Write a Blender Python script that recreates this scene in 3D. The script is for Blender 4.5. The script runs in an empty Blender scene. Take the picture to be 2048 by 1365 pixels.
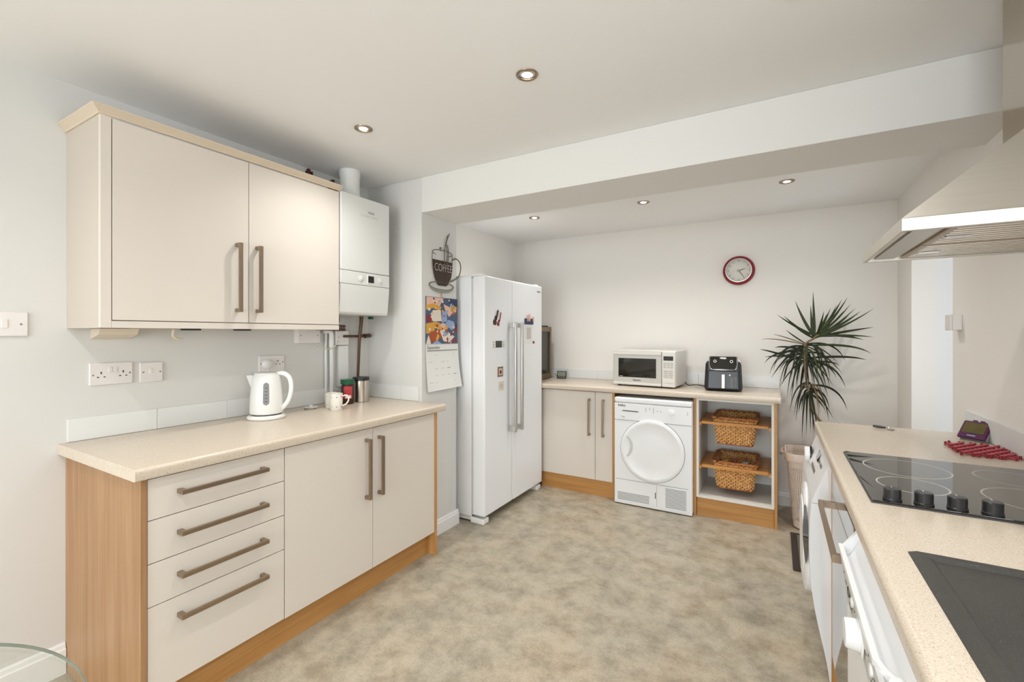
import bpy, bmesh, math, random
from mathutils import Vector, Matrix
random.seed(7)
S = bpy.context.scene
COL = S.collection
R = math.radians
PI = math.pi

# ------------------------------------------------------------------ camera
cam = bpy.data.cameras.new('camera')
cam.sensor_width = 36.0
cam.lens = 909.0 / 2048.0 * 36.0
cam.shift_y = -14.8 / 2048.0
cam.clip_start = 0.02
co = bpy.data.objects.new('camera', cam)
co.location = (0, 0, 1.345)
co.rotation_euler = (R(90), 0, R(30.18))
COL.objects.link(co)
S.camera = co

# ------------------------------------------------------------------ light and exposure
W = bpy.data.worlds.new('world'); S.world = W; W.use_nodes = True
bg = W.node_tree.nodes['Background']
bg.inputs[0].default_value = (0.84, 0.92, 1.0, 1); bg.inputs[1].default_value = 1.5

def area(name, loc, rot, sx, sy, power, col):
    l = bpy.data.lights.new(name, 'AREA'); l.shape = 'RECTANGLE'; l.size = sx; l.size_y = sy
    l.energy = power; l.color = col
    o = bpy.data.objects.new(name, l); o.location = loc; o.rotation_euler = rot; COL.objects.link(o)
    return o
DAY = (0.885, 0.95, 1.0)
# daylight through the patio doors behind the camera, the window over the sink and the lobby door
area('patio_daylight', (-0.55, -4.32, 1.15), (R(90), 0, 0), 2.2, 2.1, 46, DAY)
area('sink_window_daylight', (0.90, 0.1, 1.55), (R(90), 0, R(90)), 1.3, 0.95, 6, DAY)
area('lobby_daylight', (2.18, 3.37, 1.15), (R(90), 0, R(90)), 0.7, 1.9, 0.7, (0.86, 0.94, 1.0))
vs = S.view_settings
vs.view_transform = 'Standard'; vs.look = 'None'; vs.gamma = 1.0; vs.use_curve_mapping = False
vs.exposure = 1.15
S.cycles.use_denoising = True
S.cycles.max_bounces = 7
S.cycles.diffuse_bounces = 4
S.cycles.use_adaptive_sampling = True
S.cycles.adaptive_threshold = 0.04
S.cycles.glossy_bounces = 5
S.cycles.transmission_bounces = 8
S.cycles.sample_clamp_indirect = 6.0
S.cycles.caustics_reflective = False
S.cycles.caustics_refractive = False

# ------------------------------------------------------------------ materials
def lin(r, g, b):
    f = lambda c: ((c / 255 + 0.055) / 1.055) ** 2.4 if c > 10 else c / 255 / 12.92
    return (f(r), f(g), f(b), 1)

class NT:
    def __init__(s, name):
        s.m = bpy.data.materials.new(name); s.m.use_nodes = True
        s.t = s.m.node_tree; s.b = s.t.nodes['Principled BSDF']
    def n(s, typ, **kw):
        nd = s.t.nodes.new(typ)
        for k, v in kw.items():
            if hasattr(nd, k): setattr(nd, k, v)
            else: nd.inputs[k].default_value = v
        return nd
    def l(s, a, b): s.t.links.new(a, b)
    def coord(s, scale=(1, 1, 1), kind='Object'):
        tc = s.n('ShaderNodeTexCoord'); mp = s.n('ShaderNodeMapping'); mp.inputs['Scale'].default_value = scale
        s.l(tc.outputs[kind], mp.inputs[0]); return mp.outputs[0]
    def noise(s, vec, scale, detail=4, rough=0.5, dist=0.0):
        nd = s.n('ShaderNodeTexNoise'); nd.inputs['Scale'].default_value = scale
        nd.inputs['Detail'].default_value = detail; nd.inputs['Roughness'].default_value = rough
        nd.inputs['Distortion'].default_value = dist
        if vec is not None: s.l(vec, nd.inputs['Vector'])
        return nd.outputs['Fac']
    def ramp(s, fac, stops):
        r = s.n('ShaderNodeValToRGB'); e = r.color_ramp.elements
        while len(e) < len(stops): e.new(0.5)
        for i, (p, c) in enumerate(stops):
            e[i].position = p; e[i].color = c if len(c) == 4 else (*c, 1)
        s.l(fac, r.inputs[0]); return r.outputs[0]
    def mix(s, fac, a, b, mode='MIX'):
        m = s.n('ShaderNodeMix'); m.data_type = 'RGBA'; m.blend_type = mode
        if isinstance(fac, (int, float)): m.inputs[0].default_value = fac
        else: s.l(fac, m.inputs[0])
        for sock, v in ((m.inputs[6], a), (m.inputs[7], b)):
            if isinstance(v, tuple): sock.default_value = v if len(v) == 4 else (*v, 1)
            else: s.l(v, sock)
        return m.outputs[2]
    def color(s, v):
        if isinstance(v, tuple): s.b.inputs['Base Color'].default_value = v
        else: s.l(v, s.b.inputs['Base Color'])
    def bump(s, fac, strength, dist):
        b = s.n('ShaderNodeBump'); b.inputs['Strength'].default_value = strength; b.inputs['Distance'].default_value = dist
        s.l(fac, b.inputs['Height']); s.l(b.outputs[0], s.b.inputs['Normal'])
    def set(s, rough=None, metal=None, spec=None, coat=None, trans=None, ior=None):
        for k, v in (('Roughness', rough), ('Metallic', metal), ('Specular IOR Level', spec), ('Coat Weight', coat), ('Transmission Weight', trans), ('IOR', ior)):
            if v is not None: s.b.inputs[k].default_value = v

M = {}
def plain(name, col, rough=0.5, metal=0.0, spec=0.5, coat=None, var=0.03, vscale=6.0):
    """even colour with a slight procedural variation"""
    t = NT(name); c = col
    d = tuple(max(0, x * (1 - var)) for x in c[:3]) + (1,)
    f = t.noise(t.coord(), vscale, 3)
    t.color(t.mix(f, d, c)); t.set(rough, metal, spec, coat)
    M[name] = t.m; return t.m

def paint(name, col, bump=0.05):
    t = NT(name); v = t.coord()
    f = t.noise(v, 1.2, 3)
    t.color(t.mix(f, tuple(x * 0.975 for x in col[:3]) + (1,), col))
    t.set(0.75, spec=0.3); t.bump(t.noise(v, 260, 2), bump, 0.001)
    M[name] = t.m; return t.m
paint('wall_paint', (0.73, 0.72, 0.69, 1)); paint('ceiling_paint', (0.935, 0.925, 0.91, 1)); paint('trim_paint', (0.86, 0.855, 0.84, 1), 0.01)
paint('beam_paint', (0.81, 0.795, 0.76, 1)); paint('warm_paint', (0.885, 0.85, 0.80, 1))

t = NT('floor_vinyl'); v = t.coord()
a = t.noise(v, 2.1, 7, 0.65, 0.3); b = t.noise(v, 8, 8, 0.72); c = t.noise(v, 150, 3, 0.7)
base = t.ramp(a, [(0.34, lin(148, 143, 130)), (0.5, lin(177, 166, 145)), (0.66, lin(170, 149, 121))])
mot = t.ramp(b, [(0.36, lin(126, 115, 97)), (0.6, lin(198, 187, 167))])
m1 = t.mix(0.5, base, mot)
fl = t.ramp(c, [(0.30, (0.5, 0.48, 0.45, 1)), (0.48, (1, 1, 1, 1)), (0.60, (1, 1, 1, 1)), (0.72, (1.4, 1.38, 1.34, 1))])
t.color(t.mix(0.6, m1, fl, 'MULTIPLY')); t.set(0.42, spec=0.45); t.bump(c, 0.12, 0.001); M['floor'] = t.m

def worktop_mat(name, a_, b_):
    t = NT(name); v = t.coord()
    s1 = t.noise(v, 330, 3, 0.7); s2 = t.noise(v, 210, 3, 0.7); s3 = t.noise(v, 3, 2)
    base = t.mix(s3, a_, b_)
    dark = t.ramp(s1, [(0.33, lin(150, 116, 86)), (0.46, (1, 1, 1, 1))])
    x = t.mix(0.5, base, dark, 'MULTIPLY')
    wh = t.ramp(s2, [(0.60, (0, 0, 0, 1)), (0.72, (1, 1, 1, 1))])
    t.color(t.mix(wh, x, lin(238, 226, 208))); t.set(0.26, spec=0.5); M[name] = t.m
worktop_mat('worktop', lin(212, 198, 179), lin(218, 205, 187))

def wood(name, scale, c1, c2, c3):
    t = NT(name); v = t.coord(scale)
    n1 = t.noise(v, 1.0, 5, 0.6, 0.6); n2 = t.noise(v, 3.5, 3, 0.5)
    k = t.ramp(n1, [(0.30, c1), (0.52, c2), (0.72, c3)])
    g = t.ramp(n2, [(0.35, (0.86, 0.84, 0.82, 1)), (0.6, (1, 1, 1, 1))])
    t.color(t.mix(0.7, k, g, 'MULTIPLY')); t.set(0.42, spec=0.4); M[name] = t.m
OAK = (lin(158, 118, 80), lin(170, 131, 92), lin(180, 143, 104))
OAK2 = (lin(180, 128, 72), lin(198, 146, 86), lin(208, 160, 100))
wood('oak_upright', (26, 26, 0.9), *OAK); wood('oak_edge', (26, 26, 0.9), *OAK2)
wood('oak_along_y', (26, 1.1, 26), *OAK2); wood('oak_along_x', (1.1, 26, 26), *OAK2)
wood('basket_rail', (2, 30, 30), lin(190, 126, 64), lin(208, 146, 78), lin(220, 164, 96))

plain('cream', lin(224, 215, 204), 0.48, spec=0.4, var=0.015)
plain('cream_shaded_side', lin(202, 191, 178), 0.5, spec=0.4, var=0.015)  # door cream made darker, shade of the cabinet side painted into the colour
plain('cornice_cream', lin(216, 200, 178), 0.5, var=0.02)
plain('dark_gap', (0.03, 0.022, 0.015, 1), 0.9)
plain('carcass_white', lin(236, 232, 224), 0.5)
plain('appliance_white', lin(241, 242, 243), 0.28, spec=0.5, var=0.01)
plain('boiler_white', lin(224, 224, 220), 0.3, var=0.01)
plain('plastic_white', lin(236, 236, 232), 0.35, var=0.01)
plain('microwave_grey', lin(196, 194, 187), 0.4, var=0.01); plain('microwave_white', lin(222, 219, 212), 0.35, var=0.01); plain('button_grey', lin(190, 188, 182), 0.4)
plain('satin_silver', lin(205, 204, 200), 0.32, 1.0, var=0.02)
plain('sign_grey', lin(150, 148, 138), 0.45, 0.3)
plain('socket_white', lin(234, 229, 225), 0.3, var=0.01)
plain('tile_white', lin(232, 233, 231), 0.34, var=0.015, vscale=3)
plain('grout', lin(214, 212, 206), 0.8)
plain('black', (0.012, 0.012, 0.012, 1), 0.35); plain('dark_grey', (0.05, 0.05, 0.05, 1), 0.4); plain('mid_grey', (0.25, 0.25, 0.25, 1), 0.45)
plain('light_grey', lin(205, 206, 204), 0.4); plain('print_grey', lin(120, 120, 118), 0.5); plain('faint_print', lin(205, 198, 194), 0.5)
plain('satin_nickel', lin(168, 150, 130), 0.36, 1.0, var=0.05, vscale=40)
plain('chrome', lin(214, 214, 212), 0.16, 1.0, var=0.02)
plain('copper', lin(112, 84, 66), 0.45, 0.6, var=0.35, vscale=30)
plain('rust', lin(96, 60, 38), 0.9, var=0.6, vscale=60)
plain('bronze_frame', lin(138, 122, 100), 0.4, 0.7)
plain('clock_red', lin(140, 30, 36), 0.3, var=0.1); plain('cream_dial', lin(226, 222, 210), 0.5)
plain('red_silicone', lin(198, 78, 92), 0.45, var=0.12, vscale=20)
plain('timer_grey', lin(150, 146, 142), 0.45); plain('purple', lin(84, 20, 74), 0.35, var=0.08); plain('green_lid', lin(18, 92, 60), 0.4)
plain('lcd', lin(132, 140, 122), 0.25); plain('lcd_amber', lin(104, 92, 40), 0.3, var=0.35, vscale=60)
plain('coffee_brown', lin(66, 40, 26), 0.5, var=0.5, vscale=24); plain('label_red', lin(196, 60, 66), 0.45, var=0.15, vscale=60)
plain('dark_wire', lin(112, 105, 88), 0.45, 0.35)
plain('mug_white', lin(240, 236, 226), 0.2); plain('dot_red', lin(196, 70, 90), 0.4); plain('dot_green', lin(170, 196, 178), 0.4); plain('dot_blue', lin(150, 160, 190), 0.4)
plain('hamper_beige', lin(222, 204, 188), 0.5, var=0.02); plain('soil', (0.03, 0.02, 0.012, 1), 0.95, var=0.5, vscale=80); plain('pot_terracotta', lin(120, 110, 100), 0.6)
plain('paper', lin(238, 237, 232), 0.7, var=0.01)
for nm, rgb in (('art_pink', (236, 190, 170)), ('art_ochre', (222, 166, 66)), ('art_rust', (176, 82, 40)), ('art_slate', (78, 92, 118)), ('art_blue', (150, 172, 208)), ('art_cream', (236, 222, 204)), ('art_red', (150, 40, 44)), ('art_navy', (46, 58, 92))):
    plain(nm, lin(*rgb), 0.6, var=0.1, vscale=40)
plain('hob_ring', lin(186, 182, 172), 0.3)
plain('knob_black', (0.02, 0.02, 0.022, 1), 0.3)
plain('mat_dark', lin(58, 48, 38), 0.95, var=0.2, vscale=120); plain('mat_grey', lin(112, 106, 92), 0.95, var=0.35, vscale=160)
plain('cable_black', (0.015, 0.015, 0.015, 1), 0.5); plain('cable_cream', lin(226, 214, 194), 0.5)

def brushed(name, col, scale, rough=0.25):
    t = NT(name); v = t.coord(scale); n = t.noise(v, 1.0, 3)
    t.color(t.mix(n, tuple(x * 0.9 for x in col[:3]) + (1,), col))
    t.set(rough, 1.0); t.bump(n, 0.04, 0.0005); M[name] = t.m
brushed('steel', lin(228, 223, 214), (4, 160, 160), 0.42); brushed('flue_steel', lin(190, 178, 162), (160, 160, 3), 0.13)
brushed('canister_steel', lin(196, 186, 174), (140, 140, 3), 0.28)

def glossy_black(name, col, rough=0.03, coat=0.0):
    t = NT(name); n = t.noise(t.coord(), 8, 2)
    t.color(t.mix(n, tuple(x * 0.9 for x in col[:3]) + (1,), col)); t.set(rough, 0, 0.6, coat); M[name] = t.m
glossy_black('hob_glass', (0.02, 0.018, 0.014, 1), 0.02, 0.3); glossy_black('oven_glass', (0.012, 0.012, 0.012, 1), 0.03, 0.6); glossy_black('dark_glass', (0.012, 0.011, 0.008, 1), 0.04)

t = NT('granite_sink'); v = t.coord(); n = t.noise(v, 500, 2, 0.7); n2 = t.noise(v, 7, 5, 0.6)
cc = t.mix(n2, lin(46, 45, 43), lin(70, 67, 63)); sp = t.ramp(n, [(0.62, (0, 0, 0, 1)), (0.75, (1, 1, 1, 1))])
t.color(t.mix(sp, cc, lin(120, 118, 114))); t.set(0.5); t.bump(n, 0.1, 0.0008); M['granite'] = t.m

t = NT('clear_glass'); n = t.noise(t.coord(), 3, 1)
tb = t.n('ShaderNodeBsdfTransparent'); gb = t.n('ShaderNodeBsdfGlossy'); gb.inputs['Roughness'].default_value = 0.02
t.l(t.mix(n, (0.955, 0.98, 0.965, 1), (0.965, 0.985, 0.97, 1)), tb.inputs['Color'])
lw = t.n('ShaderNodeLayerWeight'); lw.inputs['Blend'].default_value = 0.5
pw_ = t.n('ShaderNodeMath', operation='POWER'); pw_.inputs[1].default_value = 5.0; t.l(lw.outputs['Facing'], pw_.inputs[0])
fr = t.n('ShaderNodeMath', operation='MULTIPLY_ADD'); fr.inputs[1].default_value = 0.9; fr.inputs[2].default_value = 0.04; t.l(pw_.outputs[0], fr.inputs[0]); ms = t.n('ShaderNodeMixShader')
t.l(fr.outputs[0], ms.inputs[0]); t.l(tb.outputs[0], ms.inputs[1]); t.l(gb.outputs[0], ms.inputs[2])
t.l(ms.outputs[0], t.t.nodes['Material Output'].inputs['Surface']); M['glass'] = t.m
t = NT('glass_edge'); n = t.noise(t.coord(), 20, 1)
t.color(t.mix(n, lin(120, 130, 116), lin(140, 148, 134))); t.set(0.15); M['glass_edge'] = t.m

def leafmat(name, a_, b_):
    t = NT(name); n = t.noise(t.coord((18, 18, 2)), 1.5, 3)
    t.color(t.mix(n, a_, b_)); t.set(0.5, spec=0.35); M[name] = t.m
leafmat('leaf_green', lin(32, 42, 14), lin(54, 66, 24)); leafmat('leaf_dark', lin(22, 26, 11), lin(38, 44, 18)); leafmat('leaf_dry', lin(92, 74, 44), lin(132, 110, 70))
leafmat('stem_bark', lin(100, 84, 58), lin(140, 118, 86))
def wick(name, a_, b_, c_):
    t = NT(name); n = t.noise(t.coord(), 45, 3, 0.6)
    t.color(t.ramp(n, [(0.3, a_), (0.5, b_), (0.7, c_)])); t.set(0.5); M[name] = t.m
wick('wicker', lin(200, 138, 78), lin(236, 184, 116), lin(250, 216, 162)); wick('wicker_dark', lin(128, 74, 36), lin(168, 104, 54), lin(196, 134, 76))
def emis(name, col, st):
    t = NT(name); n = t.noise(t.coord(), 30, 1); t.color(t.mix(n, col, tuple(x * 0.98 for x in col[:3]) + (1,)))
    t.b.inputs['Emission Color'].default_value = col; t.b.inputs['Emission Strength'].default_value = st; M[name] = t.m
emis('lamp_glow', (1.0, 0.93, 0.82, 1), 9.0)

# ------------------------------------------------------------------ mesh helpers
class MB:
    def __init__(s): s.v = []; s.f = []; s.s = []
    def add(s, vs_, fs, smooth=False):
        o = len(s.v); s.v += [tuple(p) for p in vs_]
        for i, f in enumerate(fs):
            s.f.append([k + o for k in f]); s.s.append(smooth if isinstance(smooth, bool) else smooth[i])
        return s
    def box(s, x0, x1, y0, y1, z0, z1, b=0.0, seg=2):
        x0, x1 = min(x0, x1), max(x0, x1); y0, y1 = min(y0, y1), max(y0, y1); z0, z1 = min(z0, z1), max(z0, z1)
        P = [(x0, y0, z0), (x1, y0, z0), (x1, y1, z0), (x0, y1, z0), (x0, y0, z1), (x1, y0, z1), (x1, y1, z1), (x0, y1, z1)]
        F = [(0, 3, 2, 1), (4, 5, 6, 7), (0, 1, 5, 4), (1, 2, 6, 5), (2, 3, 7, 6), (3, 0, 4, 7)]
        if b <= 0: return s.add(P, F)
        bm = bmesh.new(); vv = [bm.verts.new(p) for p in P]
        for f in F: bm.faces.new([vv[i] for i in f])
        bmesh.ops.bevel(bm, geom=list(bm.edges), offset=b, segments=seg, profile=0.5, affect='EDGES')
        bm.verts.index_update(); bm.normal_update()
        sm = [max(abs(c) for c in f.normal) < 0.999 and seg > 2 for f in bm.faces]
        s.add([v.co[:] for v in bm.verts], [[v.index for v in f.verts] for f in bm.faces], sm); bm.free(); return s
    def prism(s, poly, axis, a, b, smooth=False):
        n = len(poly)
        def P(p, h): return {'x': (h, p[0], p[1]), 'y': (p[0], h, p[1]), 'z': (p[0], p[1], h)}[axis]
        vs_ = [P(p, a) for p in poly] + [P(p, b) for p in poly]
        fs = [tuple(range(n)), tuple(range(2 * n - 1, n - 1, -1))] + [(i, (i + 1) % n, n + (i + 1) % n, n + i) for i in range(n)]
        return s.add(vs_, fs, [False, False] + [smooth] * n)
    def lathe(s, prof, c=(0, 0, 0), n=32, axis='z', sign=1, caps=True):
        vs_ = []
        for r, h in prof:
            for i in range(n):
                a = 2 * PI * i / n; p, q = r * math.cos(a), r * math.sin(a); h_ = h * sign
                vs_.append({'z': (c[0] + p, c[1] + q, c[2] + h_), 'x': (c[0] + h_, c[1] + p, c[2] + q), 'y': (c[0] + p, c[1] + h_, c[2] + q)}[axis])
        fs = []
        for k in range(len(prof) - 1):
            for i in range(n): fs.append((k * n + i, k * n + (i + 1) % n, (k + 1) * n + (i + 1) % n, (k + 1) * n + i))
        sm = [True] * len(fs)
        if caps: fs += [tuple(range(n)), tuple(range((len(prof) - 1) * n, len(prof) * n))]; sm += [False, False]
        return s.add(vs_, fs, sm)
    def tube(s, pts, r, n=8, closed=False, flat=1.0, caps=True):
        pts = [Vector(p) for p in pts]; m = len(pts); rs = r if isinstance(r, (list, tuple)) else [r] * m
        T = []
        for i in range(m):
            a = pts[(i - 1) % m] if (closed or i > 0) else pts[i]; b = pts[(i + 1) % m] if (closed or i < m - 1) else pts[i]
            d = b - a; T.append(d.normalized() if d.length > 1e-9 else Vector((0, 0, 1)))
        u = Vector((0, 0, 1)) if abs(T[0].z) < 0.9 else Vector((1, 0, 0))
        u = (u - T[0] * u.dot(T[0])).normalized(); vs_ = []
        for i in range(m):
            u = u - T[i] * u.dot(T[i]); u = u.normalized() if u.length > 1e-6 else T[i].orthogonal().normalized()
            w = T[i].cross(u)
            for k in range(n):
                a = 2 * PI * k / n; vs_.append(pts[i] + u * (math.cos(a) * rs[i]) + w * (math.sin(a) * rs[i] * flat))
        fs = []
        for i in range(m if closed else m - 1):
            j = (i + 1) % m
            for k in range(n): fs.append((i * n + k, i * n + (k + 1) % n, j * n + (k + 1) % n, j * n + k))
        sm = [True] * len(fs)
        if caps and not closed:
            fs += [tuple(range(n)), tuple(range((m - 1) * n, m * n))]; sm += [False, False]
        return s.add(vs_, fs, sm)
    def cyl(s, p0, p1, r, n=16): return s.tube([p0, p1], r, n)
    def quad(s, a, b, c, d): return s.add([a, b, c, d], [(0, 1, 2, 3)])
    def xf(s, mat):
        s.v = [tuple(mat @ Vector(p)) for p in s.v]; return s

def spline(pts, k=6):
    P = [Vector(p) for p in pts]; out = []
    for i in range(len(P) - 1):
        p0 = P[max(i - 1, 0)]; p1 = P[i]; p2 = P[i + 1]; p3 = P[min(i + 2, len(P) - 1)]
        for j in range(k):
            t_ = j / k
            out.append(0.5 * ((2 * p1) + (p2 - p0) * t_ + (2 * p0 - 5 * p1 + 4 * p2 - p3) * t_ * t_ + (3 * p1 - p0 - 3 * p2 + p3) * t_ ** 3))
    out.append(P[-1]); return out

ORG = {}
def tag(o, label=None, cat=None, group=None, kind=None):
    if label: o['label'] = label
    if cat: o['category'] = cat
    if group: o['group'] = group
    if kind: o['kind'] = kind
    return o
def thing(name, label, cat, loc, rotz=0.0, group=None):
    o = bpy.data.objects.new(name, None); o.empty_display_size = 0.05; COL.objects.link(o)
    o.location = loc; o.rotation_euler = (0, 0, rotz); ORG[o.name] = Vector(loc)
    return tag(o, label, cat, group)
def mesh_of(name, mb):
    me = bpy.data.meshes.new(name); me.from_pydata(mb.v, [], mb.f); me.update()
    bm = bmesh.new(); bm.from_mesh(me); bmesh.ops.recalc_face_normals(bm, faces=list(bm.faces)); bm.to_mesh(me); bm.free()
    me.set_sharp_from_angle(angle=R(40)); me.polygons.foreach_set('use_smooth', mb.s[:len(me.polygons)]); me.update(); return me
def part(name, mb, mat, parent, local=False, label=None):
    """a mesh under its thing; mb is in world coordinates unless local"""
    if parent is not None and not local:
        o_ = ORG[parent.name]; mb.v = [(p[0] - o_.x, p[1] - o_.y, p[2] - o_.z) for p in mb.v]
    me = mesh_of(name, mb); me.materials.append(M[mat] if isinstance(mat, str) else mat)
    o = bpy.data.objects.new(name, me); COL.objects.link(o)
    if parent is not None: o.parent = parent; ORG[o.name] = ORG[parent.name]
    if label: o['label'] = label
    return o
def solo(name, mb, mat, label, cat, group=None):
    """a thing that is one mesh: origin at its base centre"""
    xs, ys, zs = zip(*mb.v); c = Vector(((min(xs) + max(xs)) / 2, (min(ys) + max(ys)) / 2, min(zs)))
    mb.v = [(p[0] - c.x, p[1] - c.y, p[2] - c.z) for p in mb.v]
    me = mesh_of(name, mb); me.materials.append(M[mat]); o = bpy.data.objects.new(name, me); COL.objects.link(o); o.location = c; ORG[o.name] = c
    return tag(o, label, cat, group)
def struct(name, mb, mat, label=None):
    me = mesh_of(name, mb); me.materials.append(M[mat]); o = bpy.data.objects.new(name, me); COL.objects.link(o); ORG[o.name] = Vector((0, 0, 0))
    return tag(o, label or name.replace('_', ' '), None, None, 'structure')
def text(name, body, size, pos, xd, up, mat, parent, ext=0.0002, local=False, bold=0.0, sx=1.0, align='CENTER'):
    cu = bpy.data.curves.new(name, 'FONT'); cu.body = body; cu.size = size; cu.extrude = ext; cu.align_x = align; cu.align_y = 'CENTER'; cu.offset = bold; cu.resolution_u = 3
    tmp = bpy.data.objects.new(name, cu); COL.objects.link(tmp)
    me = bpy.data.meshes.new_from_object(tmp); COL.objects.unlink(tmp); bpy.data.objects.remove(tmp)
    x = Vector(xd).normalized(); y = Vector(up).normalized(); z = x.cross(y)
    mt = Matrix(((x.x * sx, y.x, z.x, pos[0]), (x.y * sx, y.y, z.y, pos[1]), (x.z * sx, y.z, z.z, pos[2]), (0, 0, 0, 1)))
    me.transform(mt)
    if parent is not None and not local: me.transform(Matrix.Translation(-ORG[parent.name]))
    me.materials.clear(); me.materials.append(M[mat])
    o = bpy.data.objects.new(name, me); COL.objects.link(o); o.parent = parent
    if parent is not None: ORG[o.name] = ORG[parent.name]
    return o
def B(*a, **k): return MB().box(*a, **k)

# ------------------------------------------------------------------ the room
XL, YP, PX, PY1, AL, YB, XR = -2.445, 2.222, -1.962, 2.59, -2.385, 4.15, 0.741
CZ, AZ, BZ, YR = 2.345, 2.292, 2.12, -4.2
DN, DF = 2.985, 3.765                      # lobby doorway in the right wall
struct('floor', B(-2.65, 2.3, YR - 0.15, 4.35, -0.08, 0), 'floor', 'mottled grey beige vinyl floor')
struct('ceiling', B(-2.6, 0.9, YR - 0.15, PY1 - 0.02, CZ, CZ + 0.1), 'ceiling_paint', 'white painted main ceiling')
struct('ceiling_alcove', B(-2.55, 0.9, PY1 - 0.03, YB + 0.1, AZ, AZ + 0.1), 'ceiling_paint', 'white painted alcove ceiling')
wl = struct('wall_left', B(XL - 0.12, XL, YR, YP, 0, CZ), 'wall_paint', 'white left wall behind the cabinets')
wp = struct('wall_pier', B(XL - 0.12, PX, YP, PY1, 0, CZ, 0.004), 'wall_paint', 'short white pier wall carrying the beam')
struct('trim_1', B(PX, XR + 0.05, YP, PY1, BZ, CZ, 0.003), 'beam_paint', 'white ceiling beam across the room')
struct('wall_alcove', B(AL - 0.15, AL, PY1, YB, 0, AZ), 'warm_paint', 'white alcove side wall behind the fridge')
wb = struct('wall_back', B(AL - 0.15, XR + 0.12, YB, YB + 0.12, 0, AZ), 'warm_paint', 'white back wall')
r_ = MB()
T_ = XR + 0.12
r_.box(XR, T_, YR, -0.5, 0, CZ); r_.box(XR, T_, -0.5, 0.7, 0, 1.1); r_.box(XR, T_, -0.5, 0.7, 2.0, CZ)
r_.box(XR, T_, 0.7, DN, 0, CZ); r_.box(XR, T_, DN, DF, 2.03, CZ); r_.box(XR, T_, DF, YB, 0, CZ)
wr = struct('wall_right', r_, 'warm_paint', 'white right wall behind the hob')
r_ = MB(); r_.box(-2.6, -2.25, YR - 0.12, YR, 0, CZ); r_.box(0.55, 0.9, YR - 0.12, YR, 0, CZ); r_.box(-2.25, 0.55, YR - 0.12, YR, 2.2, CZ)
struct('wall_rear', r_, 'wall_paint', 'rear wall round the patio doors')
struct('wall_lobby_far', B(T_, 2.3, DF, DF + 0.1, 0, 2.3), 'trim_paint', 'bright white lobby wall seen through the doorway')
struct('wall_lobby_near', B(T_, 2.3, DN - 0.1, DN, 0, 2.3), 'trim_paint', 'near lobby wall')
struct('ceiling_lobby', B(T_, 2.3, DN - 0.1, DF + 0.1, 2.3, 2.36), 'ceiling_paint', 'lobby ceiling')

def frame_yz(name, x, y0, y1, z0, z1, n, label, w=0.06):
    m = MB(); m.box(x - 0.03, x + 0.03, y0, y1, z0, z0 + w); m.box(x - 0.03, x + 0.03, y0, y1, z1 - w, z1)
    for k in range(n + 1):
        y = y0 + (y1 - y0 - w) * k / n; m.box(x - 0.03, x + 0.03, y, y + w, z0 + w, z1 - w)
    return struct(name, m, 'trim_paint', label)
frame_yz('window_1', XR + 0.07, -0.5, 0.7, 1.1, 2.0, 2, 'white window frame over the sink')
frame_yz('door_1', 2.12, DN, DF, 0.0, 2.3, 1, 'white frame of the glazed lobby door')
m = MB(); m.box(-2.25, 0.55, YR - 0.08, YR - 0.02, 0, 0.07); m.box(-2.25, 0.55, YR - 0.08, YR - 0.02, 2.13, 2.2)
for k in range(4): m.box(-2.25 + 2.73 * k / 3, -2.18 + 2.73 * k / 3, YR - 0.08, YR - 0.02, 0.07, 2.13)
struct('door_2', m, 'trim_paint', 'white frame of the patio doors')

def skirt(name, poly_axis, a, b, base, sgn, h, label):
    pr_ = [(base, 0), (base + sgn * 0.016, 0), (base + sgn * 0.016, h - 0.025), (base + sgn * 0.011, h - 0.02), (base + sgn * 0.009, h - 0.006), (base + sgn * 0.005, h), (base, h)]
    m = MB()
    if poly_axis == 'y': m.prism(pr_, 'y', a, b)
    else: m.prism(pr_, 'x', a, b)
    return struct(name, m, 'trim_paint', label)
skirt('baseboard_left', 'y', YR, 0.668, XL, 1, 0.12, 'white baseboard along the left wall')
skirt('baseboard_pier', 'y', YP, PY1 + 0.012, PX, 1, 0.1, 'white baseboard on the pier')
skirt('baseboard_back', 'x', 0.012, XR, YB, -1, 0.1, 'white baseboard on the back wall')
skirt('baseboard_right', 'y', DF, YB - 0.016, XR, -1, 0.1, 'white baseboard in the right corner')

# upstand tiles: every tile its own piece on its wall
def tiles(wall, axis, base, sgn, start, end, z0, z1, w=0.3):
    g = MB()
    lo, hi = min(start, end), max(start, end)
    if axis == 'y': g.box(base, base + sgn * 0.005, lo, hi, z0, z1 - 0.001)
    else: g.box(lo, hi, base, base + sgn * 0.005, z0, z1 - 0.001)
    part('grout_bed', g, 'grout', wall)
    d = 1 if end > start else -1; p = start
    while (end - p) * d > 0.01:
        q = p + d * min(w, abs(end - p)); a, b = min(p, q) + 0.0012, max(p, q) - 0.0012
        if axis == 'y': m = B(base, base + sgn * 0.008, a, b, z0 + 0.001, z1, 0.0015)
        else: m = B(a, b, base, base + sgn * 0.008, z0 + 0.001, z1, 0.0015)
        part('tile', m, 'tile_white', wall); p = q
tiles(wl, 'y', XL, 1, 0.673, YP - 0.009, 0.9105, 1.003, 0.305)
tiles(wp, 'x', YP, -1, XL + 0.009, PX - 0.02, 0.9105, 1.003, 0.305)
tiles(wb, 'x', YB, -1, 0.026, AL, 0.9105, 1.0, 0.3)
tiles(wr, 'y', XR, -1, 2.79, 0.2, 0.9105, 1.003, 0.37)

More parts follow.
